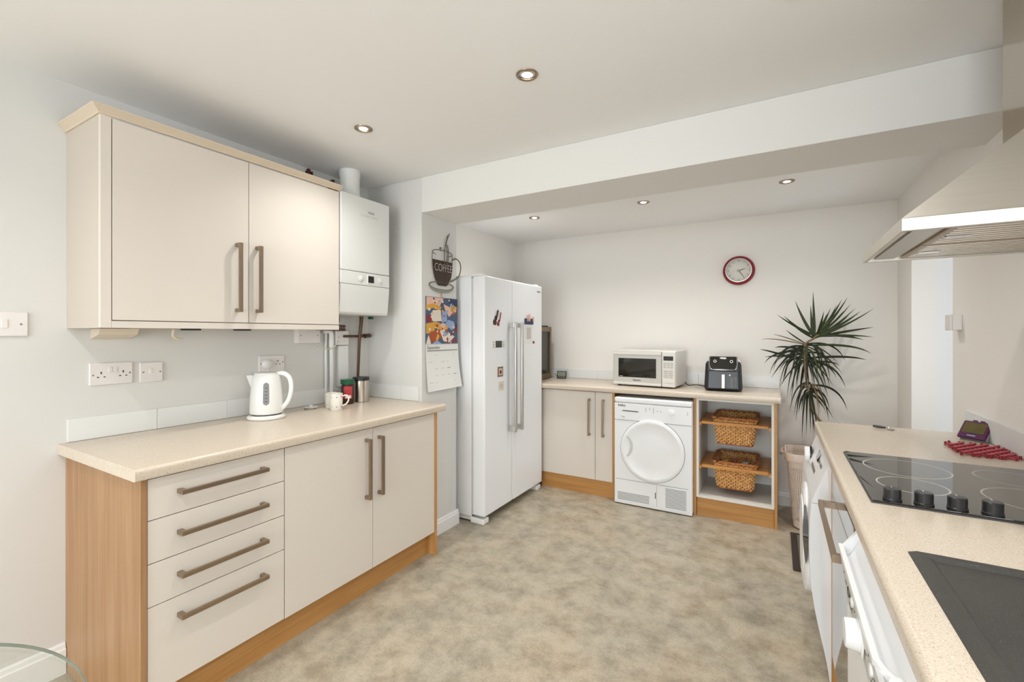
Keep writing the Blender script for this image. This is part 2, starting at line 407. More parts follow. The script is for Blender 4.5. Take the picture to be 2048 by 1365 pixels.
# small holes with old pipe ends in the plaster above the wall cabinet
for (y, z, w, h) in ((1.757, 2.305, 0.028, 0.034), (1.93, 2.275, 0.045, 0.05)):
    poly = []
    for k in range(12):
        a = 2 * PI * k / 12; rr = random.uniform(0.75, 1.1); poly.append((y + w * rr * math.cos(a), z + h * rr * math.sin(a)))
    part('plaster_hole', MB().prism(poly, 'x', XL, XL + 0.002), 'dark_gap', wl)
    part('old_pipe', MB().cyl((XL + 0.012, y - 0.008, z - h), (XL + 0.012, y - 0.008, z + h * 0.9), 0.011, 10).cyl((XL + 0.012, y + 0.014, z - h), (XL + 0.012, y + 0.014, z + h * 0.6), 0.007, 10), 'rust', wl)

# ------------------------------------------------------------------ bar handles
def handle(parent, p0, p1, out, name='handle', th=0.012, w=0.014):
    """square bar between p0 and p1 (outer face centre line) with two posts back to the door"""
    p0, p1, out = Vector(p0), Vector(p1), Vector(out)
    d = (p1 - p0).normalized(); s_ = d.cross(out.normalized()); o_ = out.normalized()
    m = MB()
    def obox(c0, c1, du, dv, hu, hv):
        vs_ = [c + du * a * hu + dv * b * hv for c in (c0, c1) for a, b in ((-1, -1), (1, -1), (1, 1), (-1, 1))]
        m.add(vs_, [(0, 1, 2, 3), (7, 6, 5, 4), (0, 4, 5, 1), (1, 5, 6, 2), (2, 6, 7, 3), (3, 7, 4, 0)])
    obox(p0, p1, s_, o_, w / 2, th / 2)
    for p in (p0 + d * 0.008, p1 - d * 0.008):
        obox(p - o_ * th / 2, p - out, d, s_, 0.008, w / 2)
    return part(name, m, 'satin_nickel', parent)

# ------------------------------------------------------------------ left run: drawer unit, cupboard, worktop, plinth
XF = -1.791
t = thing('drawer_unit', 'cream four drawer base unit with oak end panel on the left', 'drawers', (-2.12, 0.92, 0))
part('carcass', B(XL + 0.002, XF - 0.022, 0.690, 1.1725, 0.14, 0.868), 'dark_gap', t)
part('end_panel', B(XL + 0.001, XF + 0.004, 0.670, 0.6885, 0.0, 0.8695, 0.001), 'oak_upright', t, label='oak veneer end panel')
zs = [0.863, 0.724, 0.580, 0.436, 0.142]
hz = [0.801, 0.659, 0.514, 0.372]
for k in range(4):
    d = part('drawer', B(XF - 0.019, XF, 0.691, 1.1715, zs[k + 1] + 0.0015, zs[k] - 0.0015, 0.0012), 'cream', t)
    handle(d, (XF + 0.034, 0.776, hz[k]), (XF + 0.034, 1.084, hz[k]), (0.034, 0, 0))
t = thing('base_cupboard', 'cream two door base cupboard next to the drawers', 'cupboard', (-2.12, 1.66, 0))
part('carcass', B(XL + 0.002, XF - 0.022, 1.1735, 2.1435, 0.14, 0.868), 'dark_gap', t)
part('end_panel', B(XL + 0.001, XF + 0.004, 2.1465, 2.165, 0.0, 0.8695, 0.001), 'oak_edge', t, label='oak end panel')
for (a, b, hy) in ((1.1755, 1.6575, 1.612), (1.6605, 2.1445, 1.697)):
    d = part('door', B(XF - 0.019, XF, a, b, 0.1415, 0.8615, 0.0012), 'cream', t)
    handle(d, (XF + 0.034, hy, 0.512), (XF + 0.034, hy, 0.815), (0.034, 0, 0))
solo('plinth', B(-1.862, -1.845, 0.689, 2.146, 0.0, 0.1395, 0.001), 'oak_along_y', 'oak plinth board under the drawers and two door cupboard', 'plinth')

def nosing(x_back, x_front, z0, z1, r=0.012):
    s_ = 1 if x_front > x_back else -1
    p = [(x_back, z0), (x_front - s_ * 0.006, z0)]
    for k in range(4): a = -PI / 2 + PI / 2 * (k + 0.5) / 4; p.append((x_front - s_ * 0.006 + s_ * 0.006 * math.cos(a), z0 + 0.006 + 0.006 * math.sin(a)))
    for k in range(7): a = PI / 2 * k / 6; p.append((x_front - s_ * r + s_ * r * math.cos(a), z1 - r + r * math.sin(a)))
    p.append((x_back, z1)); return p
m = MB().prism(nosing(XL + 0.001, -1.762, 0.870, 0.91), 'y', 0.648, 2.2205, True)
wt = thing('worktop', 'beige speckled worktop over the drawers and two door cupboard', 'worktop', (-2.1, 1.43, 0.87))
part('slab', m, 'worktop', wt)
part('end_strip', MB().prism(nosing(XL + 0.001, -1.7615, 0.870, 0.9102), 'y', 0.6465, 0.648), 'worktop', wt)

# ------------------------------------------------------------------ wall cabinet
XC = -2.12
t = thing('wall_cabinet', 'cream two door wall cabinet with cornice beside the boiler', 'cabinet', (-2.28, 1.2, 1.366))
part('carcass', B(XL + 0.001, XC - 0.021, 0.692, 1.714, 1.385, 2.143), 'cream_shaded_side', t)
part('end_panel', B(XL + 0.001, XC - 0.018, 0.674, 0.6915, 1.366, 2.146), 'cream_shaded_side', t)
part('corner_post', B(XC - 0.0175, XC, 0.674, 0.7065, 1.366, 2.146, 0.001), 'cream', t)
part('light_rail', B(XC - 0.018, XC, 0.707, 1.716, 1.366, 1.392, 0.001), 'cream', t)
part('far_panel', B(XL + 0.001, XC - 0.0185, 1.7145, 1.7175, 1.366, 2.146), 'cream_shaded_side', t)
for (a, b, hy) in ((0.7095, 1.2105, 1.157), (1.2135, 1.7155, 1.250)):
    d = part('door', B(XC - 0.018, XC, a, b, 1.3955, 2.1405, 0.0012), 'cream', t)
    handle(d, (XC + 0.034, hy, 1.443), (XC + 0.034, hy, 1.755), (0.034, 0, 0))
# cornice swept round the front and near end
cp = [(0.0, 0.0), (0.006, 0.0), (0.009, 0.005), (0.026, 0.020), (0.030, 0.023), (0.030, 0.027), (0.0, 0.027)]
path = [((XL + 0.001, 0.674), (0, -1)), ((XC, 0.674), (1, -1)), ((XC, 1.722), (1, 0))]
vs_ = []
for (x, y), (nx, ny) in path:
    for o_, h_ in cp: vs_.append((x + nx * o_, y + ny * o_, 2.1445 + h_))
n = len(cp); fs = [tuple(range(n)), tuple(range(2 * n, 3 * n))]
for k in range(2):
    for i in range(n): fs.append((k * n + i, k * n + (i + 1) % n, (k + 1) * n + (i + 1) % n, (k + 1) * n + i))
part('cornice', MB().add(vs_, fs), 'cornice_cream', t)

# things fixed under the wall cabinet
m = MB().prism([(XL + 0.001, 1.3655), (XL + 0.10, 1.3655), (XL + 0.085, 1.342), (XL + 0.001, 1.322)], 'y', 0.745, 0.875)
solo('cabinet_light', m, 'cable_cream', 'cream wedge light under the near end of the wall cabinet', 'light')
solo('loose_cable', MB().tube(spline([(-2.30, 0.985, 1.365), (-2.31, 0.985, 1.34), (-2.32, 1.0, 1.325), (-2.33, 1.03, 1.318)]), 0.006, 8), 'cable_cream', 'short cream cable end hanging below the wall cabinet', 'cable')
solo('flex_cable', MB().tube(spline([(XL + 0.03, 1.76, 1.325), (XL + 0.035, 1.80, 1.268), (XL + 0.035, 1.87, 1.25), (XL + 0.045, 1.905, 1.262), (XL + 0.05, 1.94, 1.30)]), 0.0035, 8), 'cable_cream', 'thin cream flex looping from the small socket under the wall cabinet', 'cable')
for i, (y, lab) in enumerate(((1.06, 'dark cabinet hanging bracket nearer the loose cable'), (1.30, 'dark cabinet hanging bracket nearer the boiler'))):
    m = B(XL + 0.03, XL + 0.06, y, y + 0.075, 1.360, 1.3845)
    solo('hanging_bracket', m, 'dark_grey', lab, 'bracket', 'brackets under the wall cabinet')

# ------------------------------------------------------------------ sockets and switches on the left wall
def plate(name, label, cat, y0, y1, z0, z1, group=None, x=XL, depth=0.009):
    t = thing(name, label, cat, (x, (y0 + y1) / 2, z0), 0, group)
    part('face_plate', B(x, x + depth, y0, y1, z0, z1, 0.003, 3), 'socket_white', t); return t
def screw(t, y, z, x): part('screw', MB().lathe([(0.0035, 0), (0.0035, 0.001), (0.002, 0.0016)], (x, y, z), 12, 'x'), 'mid_grey', t)
def pins(t, yc, zc, x):
    e = 0.0006
    m = MB(); m.box(x, x + e, yc - 0.0022, yc + 0.0022, zc + 0.008, zc + 0.017)
    m.box(x, x + e, yc - 0.014, yc - 0.0075, zc - 0.007, zc - 0.003); m.box(x, x + e, yc + 0.0075, yc + 0.014, zc - 0.007, zc - 0.003)
    part('pin_slots', m, 'black', t)
def rocker(t, yc, zc, x, w=0.0065, h=0.011): part('rocker', B(x - 0.001, x + 0.003, yc - w, yc + w, zc - h, zc + h, 0.001), 'socket_white', t)
t = plate('double_socket', 'white double socket with empty pin slots left of the fused switch', 'socket', 0.740, 0.886, 1.130, 1.222)
x_ = XL + 0.009
pins(t, 0.778, 1.168, x_); pins(t, 0.852, 1.170, x_); screw(t, 0.752, 1.172, x_); screw(t, 0.875, 1.176, x_); rocker(t, 0.808, 1.193, x_); rocker(t, 0.824, 1.193, x_)
t = plate('fused_switch', 'white square fused switch beside the empty double socket', 'switch', 0.911, 0.999, 1.128, 1.216)
rocker(t, 0.953, 1.178, x_); screw(t, 0.924, 1.172, x_); screw(t, 0.988, 1.172, x_)
part('fuse_carrier', B(x_ - 0.001, x_ + 0.001, 0.944, 0.964, 1.145, 1.158), 'socket_white', t)
t = plate('double_socket', 'white double socket with a plug in it above the kettle', 'socket', 1.447, 1.596, 1.132, 1.222)
pins(t, 1.556, 1.178, x_); screw(t, 1.585, 1.184, x_); screw(t, 1.458, 1.178, x_); rocker(t, 1.508, 1.200, x_); rocker(t, 1.526, 1.200, x_)
pl = thing('plug', 'white round three pin plug in the socket above the kettle', 'plug', (x_, 1.487, 1.15))
part('plug_body', MB().lathe([(0.024, 0), (0.024, 0.014), (0.021, 0.022), (0.012, 0.026), (0.001, 0.0265)], (x_, 1.487, 1.178), 24, 'x'), 'plastic_white', pl)
part('cord', MB().tube(spline([(x_ + 0.012, 1.487, 1.156), (x_ + 0.012, 1.486, 1.10), (x_ + 0.016, 1.47, 0.99), (x_ + 0.02, 1.45, 0.925)]), 0.0035, 8), 'plastic_white', pl)
t = plate('wall_switch', 'white wide switch plate at the left edge', 'switch', 0.42, 0.564, 1.335, 1.425)
rocker(t, 0.503, 1.382, x_, 0.008, 0.016); screw(t, 0.545, 1.380, x_)
def surface_box(name, label, y0, y1, z0, z1):
    t = thing(name, label, 'socket', (XL, (y0 + y1) / 2, z0))
    part('back_box', B(XL, XL + 0.032, y0, y1, z0, z1, 0.003), 'socket_white', t); part('face_plate', B(XL + 0.032, XL + 0.040, y0, y1, z0, z1, 0.003, 3), 'socket_white', t)
    screw(t, y0 + 0.018, (z0 + z1) / 2 + 0.004, XL + 0.040); screw(t, y1 - 0.018, (z0 + z1) / 2 + 0.004, XL + 0.040); return t
surface_box('surface_socket', 'small surface socket box under the far end of the wall cabinet', 1.66, 1.81, 1.288, 1.372)
surface_box('surface_switch', 'small surface box with two screws beneath the boiler', 1.925, 2.025, 1.272, 1.362)
t = thing('cable_trunking', 'white pipe and elbow down the wall beside the boiler', 'trunking', (XL + 0.02, 1.90, 0.92))
part('elbow', MB().tube(spline([(XL + 0.02, 1.84, 1.362), (XL + 0.02, 1.885, 1.362), (XL + 0.02, 1.90, 1.352), (XL + 0.02, 1.905, 1.33)], 5), 0.0165, 12), 'plastic_white', t)
part('collar', MB().cyl((XL + 0.02, 1.905, 1.335), (XL + 0.02, 1.905, 1.255), 0.0175, 14), 'plastic_white', t)
part('pipe', MB().cyl((XL + 0.02, 1.905, 0.915), (XL + 0.02, 1.905, 1.255), 0.0135, 14), 'plastic_white', t)
part('second_pipe', MB().cyl((XL + 0.014, 1.868, 0.915), (XL + 0.014, 1.868, 1.345), 0.0075, 10), 'plastic_white', t)
part('wide_cover', B(XL + 0.0005, XL + 0.03, 1.955, 2.03, 1.0045, 1.268, 0.004), 'plastic_white', t)

# ------------------------------------------------------------------ boiler
t = thing('boiler', 'white wall mounted boiler with small display panel', 'boiler', (-2.28, 1.91, 1.458))
BX = -2.115
part('case', MB().prism([(XL + 0.002, 1.475), (BX - 0.022, 1.475), (BX - 0.022, 2.14), (XL + 0.002, 2.152)], 'y', 1.727, 2.093), 'boiler_white', t)
part('upper_front', B(BX - 0.021, BX, 1.724, 2.096, 1.709, 2.152, 0.006, 3), 'boiler_white', t)
part('control_strip', B(BX - 0.021, BX - 0.001, 1.724, 2.096, 1.632, 1.707, 0.004, 3), 'boiler_white', t)
part('lower_front', MB().prism([(BX - 0.021, 1.630), (BX - 0.001, 1.630), (BX - 0.003, 1.60), (BX - 0.016, 1.47), (BX - 0.024, 1.458), (XL + 0.01, 1.458), (XL + 0.01, 1.474), (BX - 0.021, 1.474)], 'y', 1.726, 2.094), 'boiler_white', t)
part('display_bezel', B(BX - 0.002, BX + 0.002, 1.915, 1.971, 1.644, 1.697, 0.001), 'plastic_white', t)
part('display', B(BX + 0.001, BX + 0.003, 1.921, 1.965, 1.650, 1.691), 'dark_glass', t)
for y in (1.868, 2.018):
    part('dial', MB().lathe([(0.018, 0), (0.018, 0.004), (0.008, 0.006), (0.008, 0.010)], (BX - 0.001, y, 1.67), 20, 'x'), 'boiler_white', t)
text('logo', 'ideal', 0.026, (BX + 0.0004, 1.945, 2.072), (0, 1, 0), (0, 0, 1), 'print_grey', t)
text('series_print', 'LOGIC MAX', 0.020, (BX + 0.0004, 1.935, 2.046), (0, 1, 0), (0, 0, 1), 'faint_print', t, sx=1.3)
part('flue', MB().lathe([(0.060, 0), (0.060, 0.05), (0.058, 0.052), (0.058, 0.155), (0.062, 0.16), (0.062, 0.1925)], (-2.27, 1.918, 2.152), 32), 'plastic_white', t)
t = thing('boiler_pipework', 'brown copper pipes below the boiler', 'pipes', (-2.35, 1.95, 1.2))
part('down_pipe', MB().tube([(-2.36, 2.088, 1.458), (-2.36, 2.085, 1.41), (-2.38, 2.088, 1.30), (-2.41, 2.102, 1.06), (-2.415, 2.105, 0.912)], [0.0135, 0.0115, 0.010, 0.009, 0.009], 12), 'copper', t)
part('cross_pipe', MB().cyl((-2.395, 1.975, 1.328), (-2.395, 2.15, 1.328), 0.008, 10), 'copper', t)
part('tap_fitting', MB().cyl((-2.395, 2.145, 1.328), (-2.395, 2.185, 1.332), 0.014, 12).cyl((XL + 0.002, 2.178, 1.331), (-2.38, 2.178, 1.331), 0.012, 12), 'copper', t)
part('u_bend', MB().tube(spline([(-2.37, 1.865, 1.458), (-2.37, 1.865, 1.42), (-2.37, 1.885, 1.395), (-2.37, 1.905, 1.42), (-2.37, 1.905, 1.458)], 6), 0.013, 12), 'copper', t)
part('valve', MB().cyl((-2.40, 1.80, 1.395), (-2.40, 1.80, 1.458), 0.016, 12), 'copper', t)
for z in (1.374, 1.395): part('side_pipe', MB().cyl((-2.38, 1.76, z), (-2.38, 1.97, z - 0.004), 0.009, 10), 'copper', t)
part('green_tap', B(-2.335, -2.31, 2.12, 2.145, 1.440, 1.457, 0.003), 'green_lid', t)

# ------------------------------------------------------------------ on the left worktop
t = thing('kettle', 'white jug kettle with clear water gauge', 'kettle', (-2.268, 1.388, 0.91))
kx, ky = -2.268, 1.388
part('base', MB().lathe([(0.086, 0.0), (0.090, 0.004), (0.090, 0.012), (0.080, 0.020)], (kx, ky, 0.911), 40), 'plastic_white', t)
part('gap_ring', MB().lathe([(0.070, 0.0), (0.070, 0.006)], (kx, ky, 0.930), 40), 'dark_grey', t)
part('body', MB().lathe([(0.070, 0.0), (0.077, 0.004), (0.078, 0.02), (0.075, 0.09), (0.069, 0.155), (0.064, 0.190), (0.061, 0.198)], (kx, ky, 0.936), 44), 'plastic_white', t)
part('lid', MB().lathe([(0.058, 0.0), (0.058, 0.006), (0.053, 0.012), (0.027, 0.016), (0.001, 0.017)], (kx, ky, 1.133), 36), 'plastic_white', t)
dv = Vector((-0.80, -0.60, 0)); sd = Vector((0.6, -0.8, 0)); k0 = Vector((kx, ky, 0))
q = [k0 + dv * 0.054 + sd * 0.034 + Vector((0, 0, 1.134)), k0 + dv * 0.100 + Vector((0, 0, 1.130)), k0 + dv * 0.054 - sd * 0.034 + Vector((0, 0, 1.134)), k0 + dv * 0.058 + sd * 0.030 + Vector((0, 0, 1.075)), k0 + dv * 0.073 + Vector((0, 0, 1.055)), k0 + dv * 0.058 - sd * 0.030 + Vector((0, 0, 1.075))]
part('spout', MB().add(q, [(0, 1, 2), (0, 3, 4, 1), (1, 4, 5, 2), (3, 5, 4), (0, 2, 5, 3)]), 'plastic_white', t)
hv = -dv
part('handle', MB().tube(spline([k0 + hv * 0.045 + Vector((0, 0, 1.138)), k0 + hv * 0.082 + Vector((0, 0, 1.140)), k0 + hv * 0.112 + Vector((0, 0, 1.115)), k0 + hv * 0.120 + Vector((0, 0, 1.06)), k0 + hv * 0.106 + Vector((0, 0, 1.00)), k0 + hv * 0.072 + Vector((0, 0, 0.955))], 6), 0.0115, 12, flat=0.85), 'plastic_white', t)
g_ = MB(); ga = math.atan2(-0.55, 0.83)
def onbody(a, z):
    zz = z - 0.936; pf = [(0.02, 0.078), (0.09, 0.075), (0.155, 0.069), (0.19, 0.064)]; rr = next(r0 + (r1 - r0) * (zz - h0) / (h1 - h0) for (h0, r0), (h1, r1) in zip(pf, pf[1:]) if zz <= h1) + 0.0009; return (kx + rr * math.cos(a), ky + rr * math.sin(a), z)
vs_, fs = [], []
NN = 18
for k in range(NN + 1):
    f_ = k / NN; z = 0.985 + 0.115 * f_; e = 0.185 * math.sqrt(max(0.0, 1 - max(0, abs(f_ - 0.5) - 0.36) ** 2 / 0.14 ** 2))
    for a in (-e, -e / 3, e / 3, e): vs_.append(onbody(ga + a, z))
for k in range(NN):
    for j in range(3): fs.append((k * 4 + j, k * 4 + j + 1, k * 4 + j + 5, k * 4 + j + 4))
part('water_gauge', MB().add(vs_, fs, True), 'mid_grey', t, label='grey water gauge window')
for k in range(5):
    z = 1.002 + 0.017 * k; p = Vector(onbody(ga, z)); n_ = Vector((math.cos(ga), math.sin(ga), 0)); tt = Vector((-n_.y, n_.x, 0))
    part('gauge_mark', MB().add([p + n_ * 0.0008 - tt * 0.005, p + n_ * 0.0008 + tt * 0.005, p + n_ * 0.0008 + tt * 0.005 + Vector((0, 0, 0.003)), p + n_ * 0.0008 - tt * 0.005 + Vector((0, 0, 0.003))], [(0, 1, 2, 3)]), 'dark_grey', t)

def mug(name, label, x, y, ang, h, r):
    t = thing(name, label, 'mug', (x, y, 0.91), 0, 'spotted mugs')
    part('body', MB().lathe([(r * 0.84, 0), (r * 0.88, 0.002), (r * 0.98, h * 0.5), (r, h), (r - 0.003, h), (r - 0.004, h - 0.004), (r * 0.8, 0.006), (0.001, 0.006)], (x, y, 0.9105), 32), 'mug_white', t)
    d = Vector((math.cos(ang), math.sin(ang), 0)); c = Vector((x, y, 0.91))
    part('handle', MB().tube(spline([c + d * (r * 0.93) + Vector((0, 0, h * 0.82)), c + d * (r + 0.02) + Vector((0, 0, h * 0.86)), c + d * (r + 0.031) + Vector((0, 0, h * 0.6)), c + d * (r + 0.018) + Vector((0, 0, h * 0.34)), c + d * (r * 0.9) + Vector((0, 0, h * 0.24))], 5), 0.0042, 8), 'mug_white', t)
    kk = 0
    for row in range(3):
        for c_ in range(7):
            a = 2 * PI * (c_ + 0.5 * (row % 2)) / 7 + 0.3
            if abs(((a - ang + PI) % (2 * PI)) - PI) < 0.35: continue
            z = 0.91 + h * (0.22 + 0.29 * row); rr = r * (0.9 + 0.1 * (0.22 + 0.29 * row)) + 0.0006
            p = Vector((x + rr * math.cos(a), y + rr * math.sin(a), z)); u = Vector((-math.sin(a), math.cos(a), 0)); s_ = 0.0048 if kk % 3 == 0 else 0.004
            poly = [p + u * (s_ * math.cos(q_)) + Vector((0, 0, s_ * math.sin(q_))) + Vector((math.cos(a), math.sin(a), 0)) * (-s_ * s_ * math.cos(q_) ** 2 / (2 * rr)) for q_ in [2 * PI * i / 8 for i in range(8)]]
            part('spot', MB().add(poly, [tuple(range(8))]), ('dot_red', 'dot_green', 'dot_blue')[kk % 3], t); kk += 1
mug('mug', 'white spotted mug in front with its handle towards the coffee jar', -2.168, 1.735, R(52), 0.094, 0.036)
mug('mug', 'white spotted mug half hidden behind the front mug', -2.258, 1.772, R(130), 0.088, 0.035)
t = thing('coffee_jar', 'coffee jar with green lid and red label', 'jar', (-2.30, 1.925, 0.91))
part('glass_body', MB().lathe([(0.036, 0), (0.038, 0.004), (0.038, 0.10), (0.034, 0.118), (0.034, 0.124)], (-2.30, 1.925, 0.9105), 28), 'coffee_brown', t)
part('lid', MB().lathe([(0.041, 0), (0.041, 0.018), (0.043, 0.022), (0.043, 0.026)], (-2.30, 1.925, 1.034), 28), 'green_lid', t)
vs_, fs = [], []
for k in range(9):
    a = R(-75 + 80 * k / 8); vs_ += [(-2.30 + 0.0386 * math.cos(a), 1.925 + 0.0386 * math.sin(a), 0.945), (-2.30 + 0.0386 * math.cos(a), 1.925 + 0.0386 * math.sin(a), 1.02)]
for k in range(8): fs.append((2 * k, 2 * k + 2, 2 * k + 3, 2 * k + 1))
part('label', MB().add(vs_, fs, True), 'label_red', t)
vs_ = []
for k in range(9):
    a = R(-60 + 50 * k / 8); vs_ += [(-2.30 + 0.0390 * math.cos(a), 1.925 + 0.0390 * math.sin(a), 0.948), (-2.30 + 0.0390 * math.cos(a), 1.925 + 0.0390 * math.sin(a), 0.966)]
part('label_band', MB().add(vs_, fs, True), 'paper', t)
t = thing('canister', 'brushed steel canister with black lid', 'canister', (-2.305, 2.035, 0.91))
part('body', MB().lathe([(0.048, 0), (0.050, 0.002), (0.050, 0.135)], (-2.305, 2.035, 0.9105), 36), 'canister_steel', t)
part('lid', MB().lathe([(0.052, 0), (0.052, 0.018), (0.050, 0.022), (0.020, 0.024), (0.001, 0.024)], (-2.305, 2.035, 1.0455), 36), 'black', t)
t = thing('spoon_rest', 'small white dish with a knob by the wall tiles', 'dish', (-2.33, 1.69, 0.91))
part('dish', MB().lathe([(0.022, 0), (0.036, 0.006), (0.040, 0.010), (0.038, 0.011), (0.022, 0.004), (0.001, 0.004)], (-2.33, 1.69, 0.9105), 28), 'plastic_white', t)
part('knob', MB().lathe([(0.012, 0), (0.013, 0.012), (0.008, 0.018), (0.001, 0.019)], (-2.33, 1.69, 0.9145), 18), 'plastic_white', t)

# ------------------------------------------------------------------ coffee sign and calendar on the pier
sx_ = PX + 0.006
t = thing('coffee_sign', 'metal coffee cup wall sign with COFFEE lettering', 'sign', (PX, 2.42, 1.63))
def yz(pts, x=sx_): return [(x, a, b) for a, b in pts]
cup = [(2.325, 1.838), (2.330, 1.78), (2.345, 1.725), (2.370, 1.682), (2.385, 1.668), (2.465, 1.668), (2.482, 1.684), (2.512, 1.73), (2.527, 1.78), (2.530, 1.838)]
part('cup_panel', MB().prism(cup, 'x', sx_ - 0.002, sx_ + 0.002), 'coffee_brown', t)
part('cup_outline', MB().tube(yz(spline([Vector((0, a, b)) for a, b in [(2.322, 1.89), (2.320, 1.838), (2.326, 1.78), (2.343, 1.722), (2.37, 1.677)]], 4) and [(p.y, p.z) for p in spline([(0, 2.322, 1.89), (0, 2.320, 1.838), (0, 2.326, 1.78), (0, 2.343, 1.722), (0, 2.37, 1.677)], 4)]), 0.002, 6).tube([tuple(p) for p in spline([(sx_, 2.532, 1.89), (sx_, 2.534, 1.838), (sx_, 2.53, 1.78), (sx_, 2.515, 1.725), (sx_, 2.48, 1.677)], 4)], 0.002, 6), 'dark_wire', t)
part('rim', MB().tube([(sx_ + 0.01 * math.sin(2 * PI * k / 32), 2.427 + 0.105 * math.cos(2 * PI * k / 32), 1.89 + 0.018 * math.sin(2 * PI * k / 32)) for k in range(32)], 0.0028, 6, True), 'dark_wire', t)
part('handle', MB().tube([tuple(p) for p in spline([(sx_, 2.53, 1.855), (sx_, 2.575, 1.873), (sx_, 2.622, 1.85), (sx_, 2.630, 1.80), (sx_, 2.60, 1.745), (sx_, 2.515, 1.705)], 6)], 0.005, 8, flat=0.6), 'dark_wire', t)
for pts in ([(2.443, 1.80), (2.440, 1.90), (2.452, 1.95), (2.475, 2.02)], [(2.462, 1.80), (2.470, 1.90), (2.460, 1.95), (2.468, 1.985), (2.495, 2.035)], [(2.478, 1.83), (2.484, 1.90), (2.474, 1.955)]):
    part('steam', MB().tube([tuple(p) for p in spline([(sx_ + 0.006, a, b) for a, b in pts], 6)], 0.003, 6), 'dark_wire', t)
part('hook', MB().tube([(PX, 2.405, 1.922), (sx_ + 0.004, 2.405, 1.922)], 0.005, 10).cyl((sx_, 2.405, 1.915), (sx_, 2.405, 1.90), 0.002, 6), 'black', t)
sau = [(2.42 + 0.128 * math.cos(2 * PI * k / 36), 1.668 + 0.026 * math.sin(2 * PI * k / 36)) for k in range(36)]
part('saucer', MB().tube([(sx_ - 0.001, a, b) for a, b in sau], 0.0035, 6, True), 'dark_wire', t)
lv = []
for k in range(25):
    a = PI + PI * k / 24; cy_, sz_ = 2.42 + 0.128 * math.cos(a), math.sin(a)
    lv += [(sx_ + 0.001, cy_, 1.666 + 0.026 * sz_), (sx_ + 0.001, 2.42 + (cy_ - 2.42) * 0.97, 1.662 + 0.042 * sz_)]
part('saucer_lip', MB().add(lv, [(2 * k, 2 * k + 2, 2 * k + 3, 2 * k + 1) for k in range(24)]), 'sign_grey', t)
text('lettering', 'COFFEE', 0.075, (sx_ + 0.0028, 2.433, 1.787), (0, 1, 0), (0, 0, 1), 'chrome', t, 0.0008, sx=0.74, bold=-0.0012)

t = thing('calendar', 'wall calendar with bright illustration over a month grid', 'calendar', (PX, 2.425, 0.965))
cx_ = PX + 0.004
part('picture_sheet', B(cx_ - 0.002, cx_, 2.258, 2.596, 1.275, 1.588), 'art_slate', t)
art = [('art_pink', [(2.265, 1.52), (2.40, 1.53), (2.44, 1.585), (2.265, 1.586)]), ('art_ochre', [(2.262, 1.50), (2.33, 1.515), (2.40, 1.50), (2.42, 1.525), (2.33, 1.545), (2.262, 1.53)]),
       ('art_cream', [(2.28, 1.445), (2.33, 1.50), (2.41, 1.505), (2.42, 1.43), (2.34, 1.425)]), ('art_blue', [(2.42, 1.42), (2.425, 1.49), (2.47, 1.50), (2.48, 1.43)]),
       ('art_pink', [(2.44, 1.545), (2.50, 1.53), (2.54, 1.49), (2.50, 1.46), (2.46, 1.50)]), ('art_ochre', [(2.545, 1.475), (2.58, 1.50), (2.588, 1.54), (2.56, 1.545), (2.535, 1.505)]),
       ('art_navy', [(2.50, 1.555), (2.594, 1.53), (2.594, 1.587), (2.50, 1.587)]), ('art_cream', [(2.505, 1.52), (2.53, 1.555), (2.535, 1.552), (2.512, 1.517)]), ('art_cream', [(2.52, 1.512), (2.545, 1.547), (2.55, 1.543), (2.528, 1.508)]),
       ('art_red', [(2.262, 1.435), (2.285, 1.475), (2.32, 1.44), (2.30, 1.41)]), ('art_ochre', [(2.262, 1.345), (2.262, 1.41), (2.36, 1.425), (2.44, 1.405), (2.50, 1.405), (2.47, 1.36), (2.38, 1.35)]),
       ('art_pink', [(2.40, 1.40), (2.43, 1.42), (2.47, 1.405), (2.44, 1.375)]), ('art_blue', [(2.46, 1.405), (2.49, 1.44), (2.55, 1.43), (2.58, 1.385), (2.53, 1.37)]), ('art_rust', [(2.29, 1.295), (2.30, 1.355), (2.40, 1.375), (2.43, 1.325), (2.34, 1.285)]),
       ('art_ochre', [(2.355, 1.30), (2.375, 1.345), (2.395, 1.33), (2.38, 1.30)]), ('art_cream', [(2.40, 1.36), (2.44, 1.375), (2.56, 1.325), (2.50, 1.282), (2.44, 1.295)]), ('art_blue', [(2.43, 1.355), (2.465, 1.37), (2.495, 1.345), (2.46, 1.325)]),
       ('art_red', [(2.47, 1.31), (2.485, 1.322), (2.492, 1.305), (2.478, 1.297)]), ('art_red', [(2.51, 1.34), (2.525, 1.352), (2.534, 1.336), (2.52, 1.326)]), ('art_red', [(2.54, 1.36), (2.555, 1.372), (2.564, 1.356), (2.55, 1.348)]), ('art_red', [(2.56, 1.38), (2.592, 1.41), (2.592, 1.35)]),
       ('art_red', [(2.46, 1.277), (2.52, 1.29), (2.57, 1.31), (2.59, 1.30), (2.55, 1.277)]), ('art_cream', [(2.262, 1.277), (2.285, 1.335), (2.31, 1.277)]), ('art_blue', [(2.32, 1.277), (2.37, 1.30), (2.42, 1.277)]), ('art_slate', [(2.345, 1.375), (2.36, 1.40), (2.37, 1.37), (2.355, 1.355)]),
       ('art_cream', [(2.51, 1.40), (2.535, 1.415), (2.538, 1.41), (2.514, 1.395)]), ('art_cream', [(2.53, 1.39), (2.555, 1.402), (2.558, 1.397), (2.534, 1.385)])]
for k, (mt, pts) in enumerate(art): part('art_patch', MB().prism(pts, 'x', cx_, cx_ + 0.0004 + 0.00006 * k), mt, t)
random.seed(21)
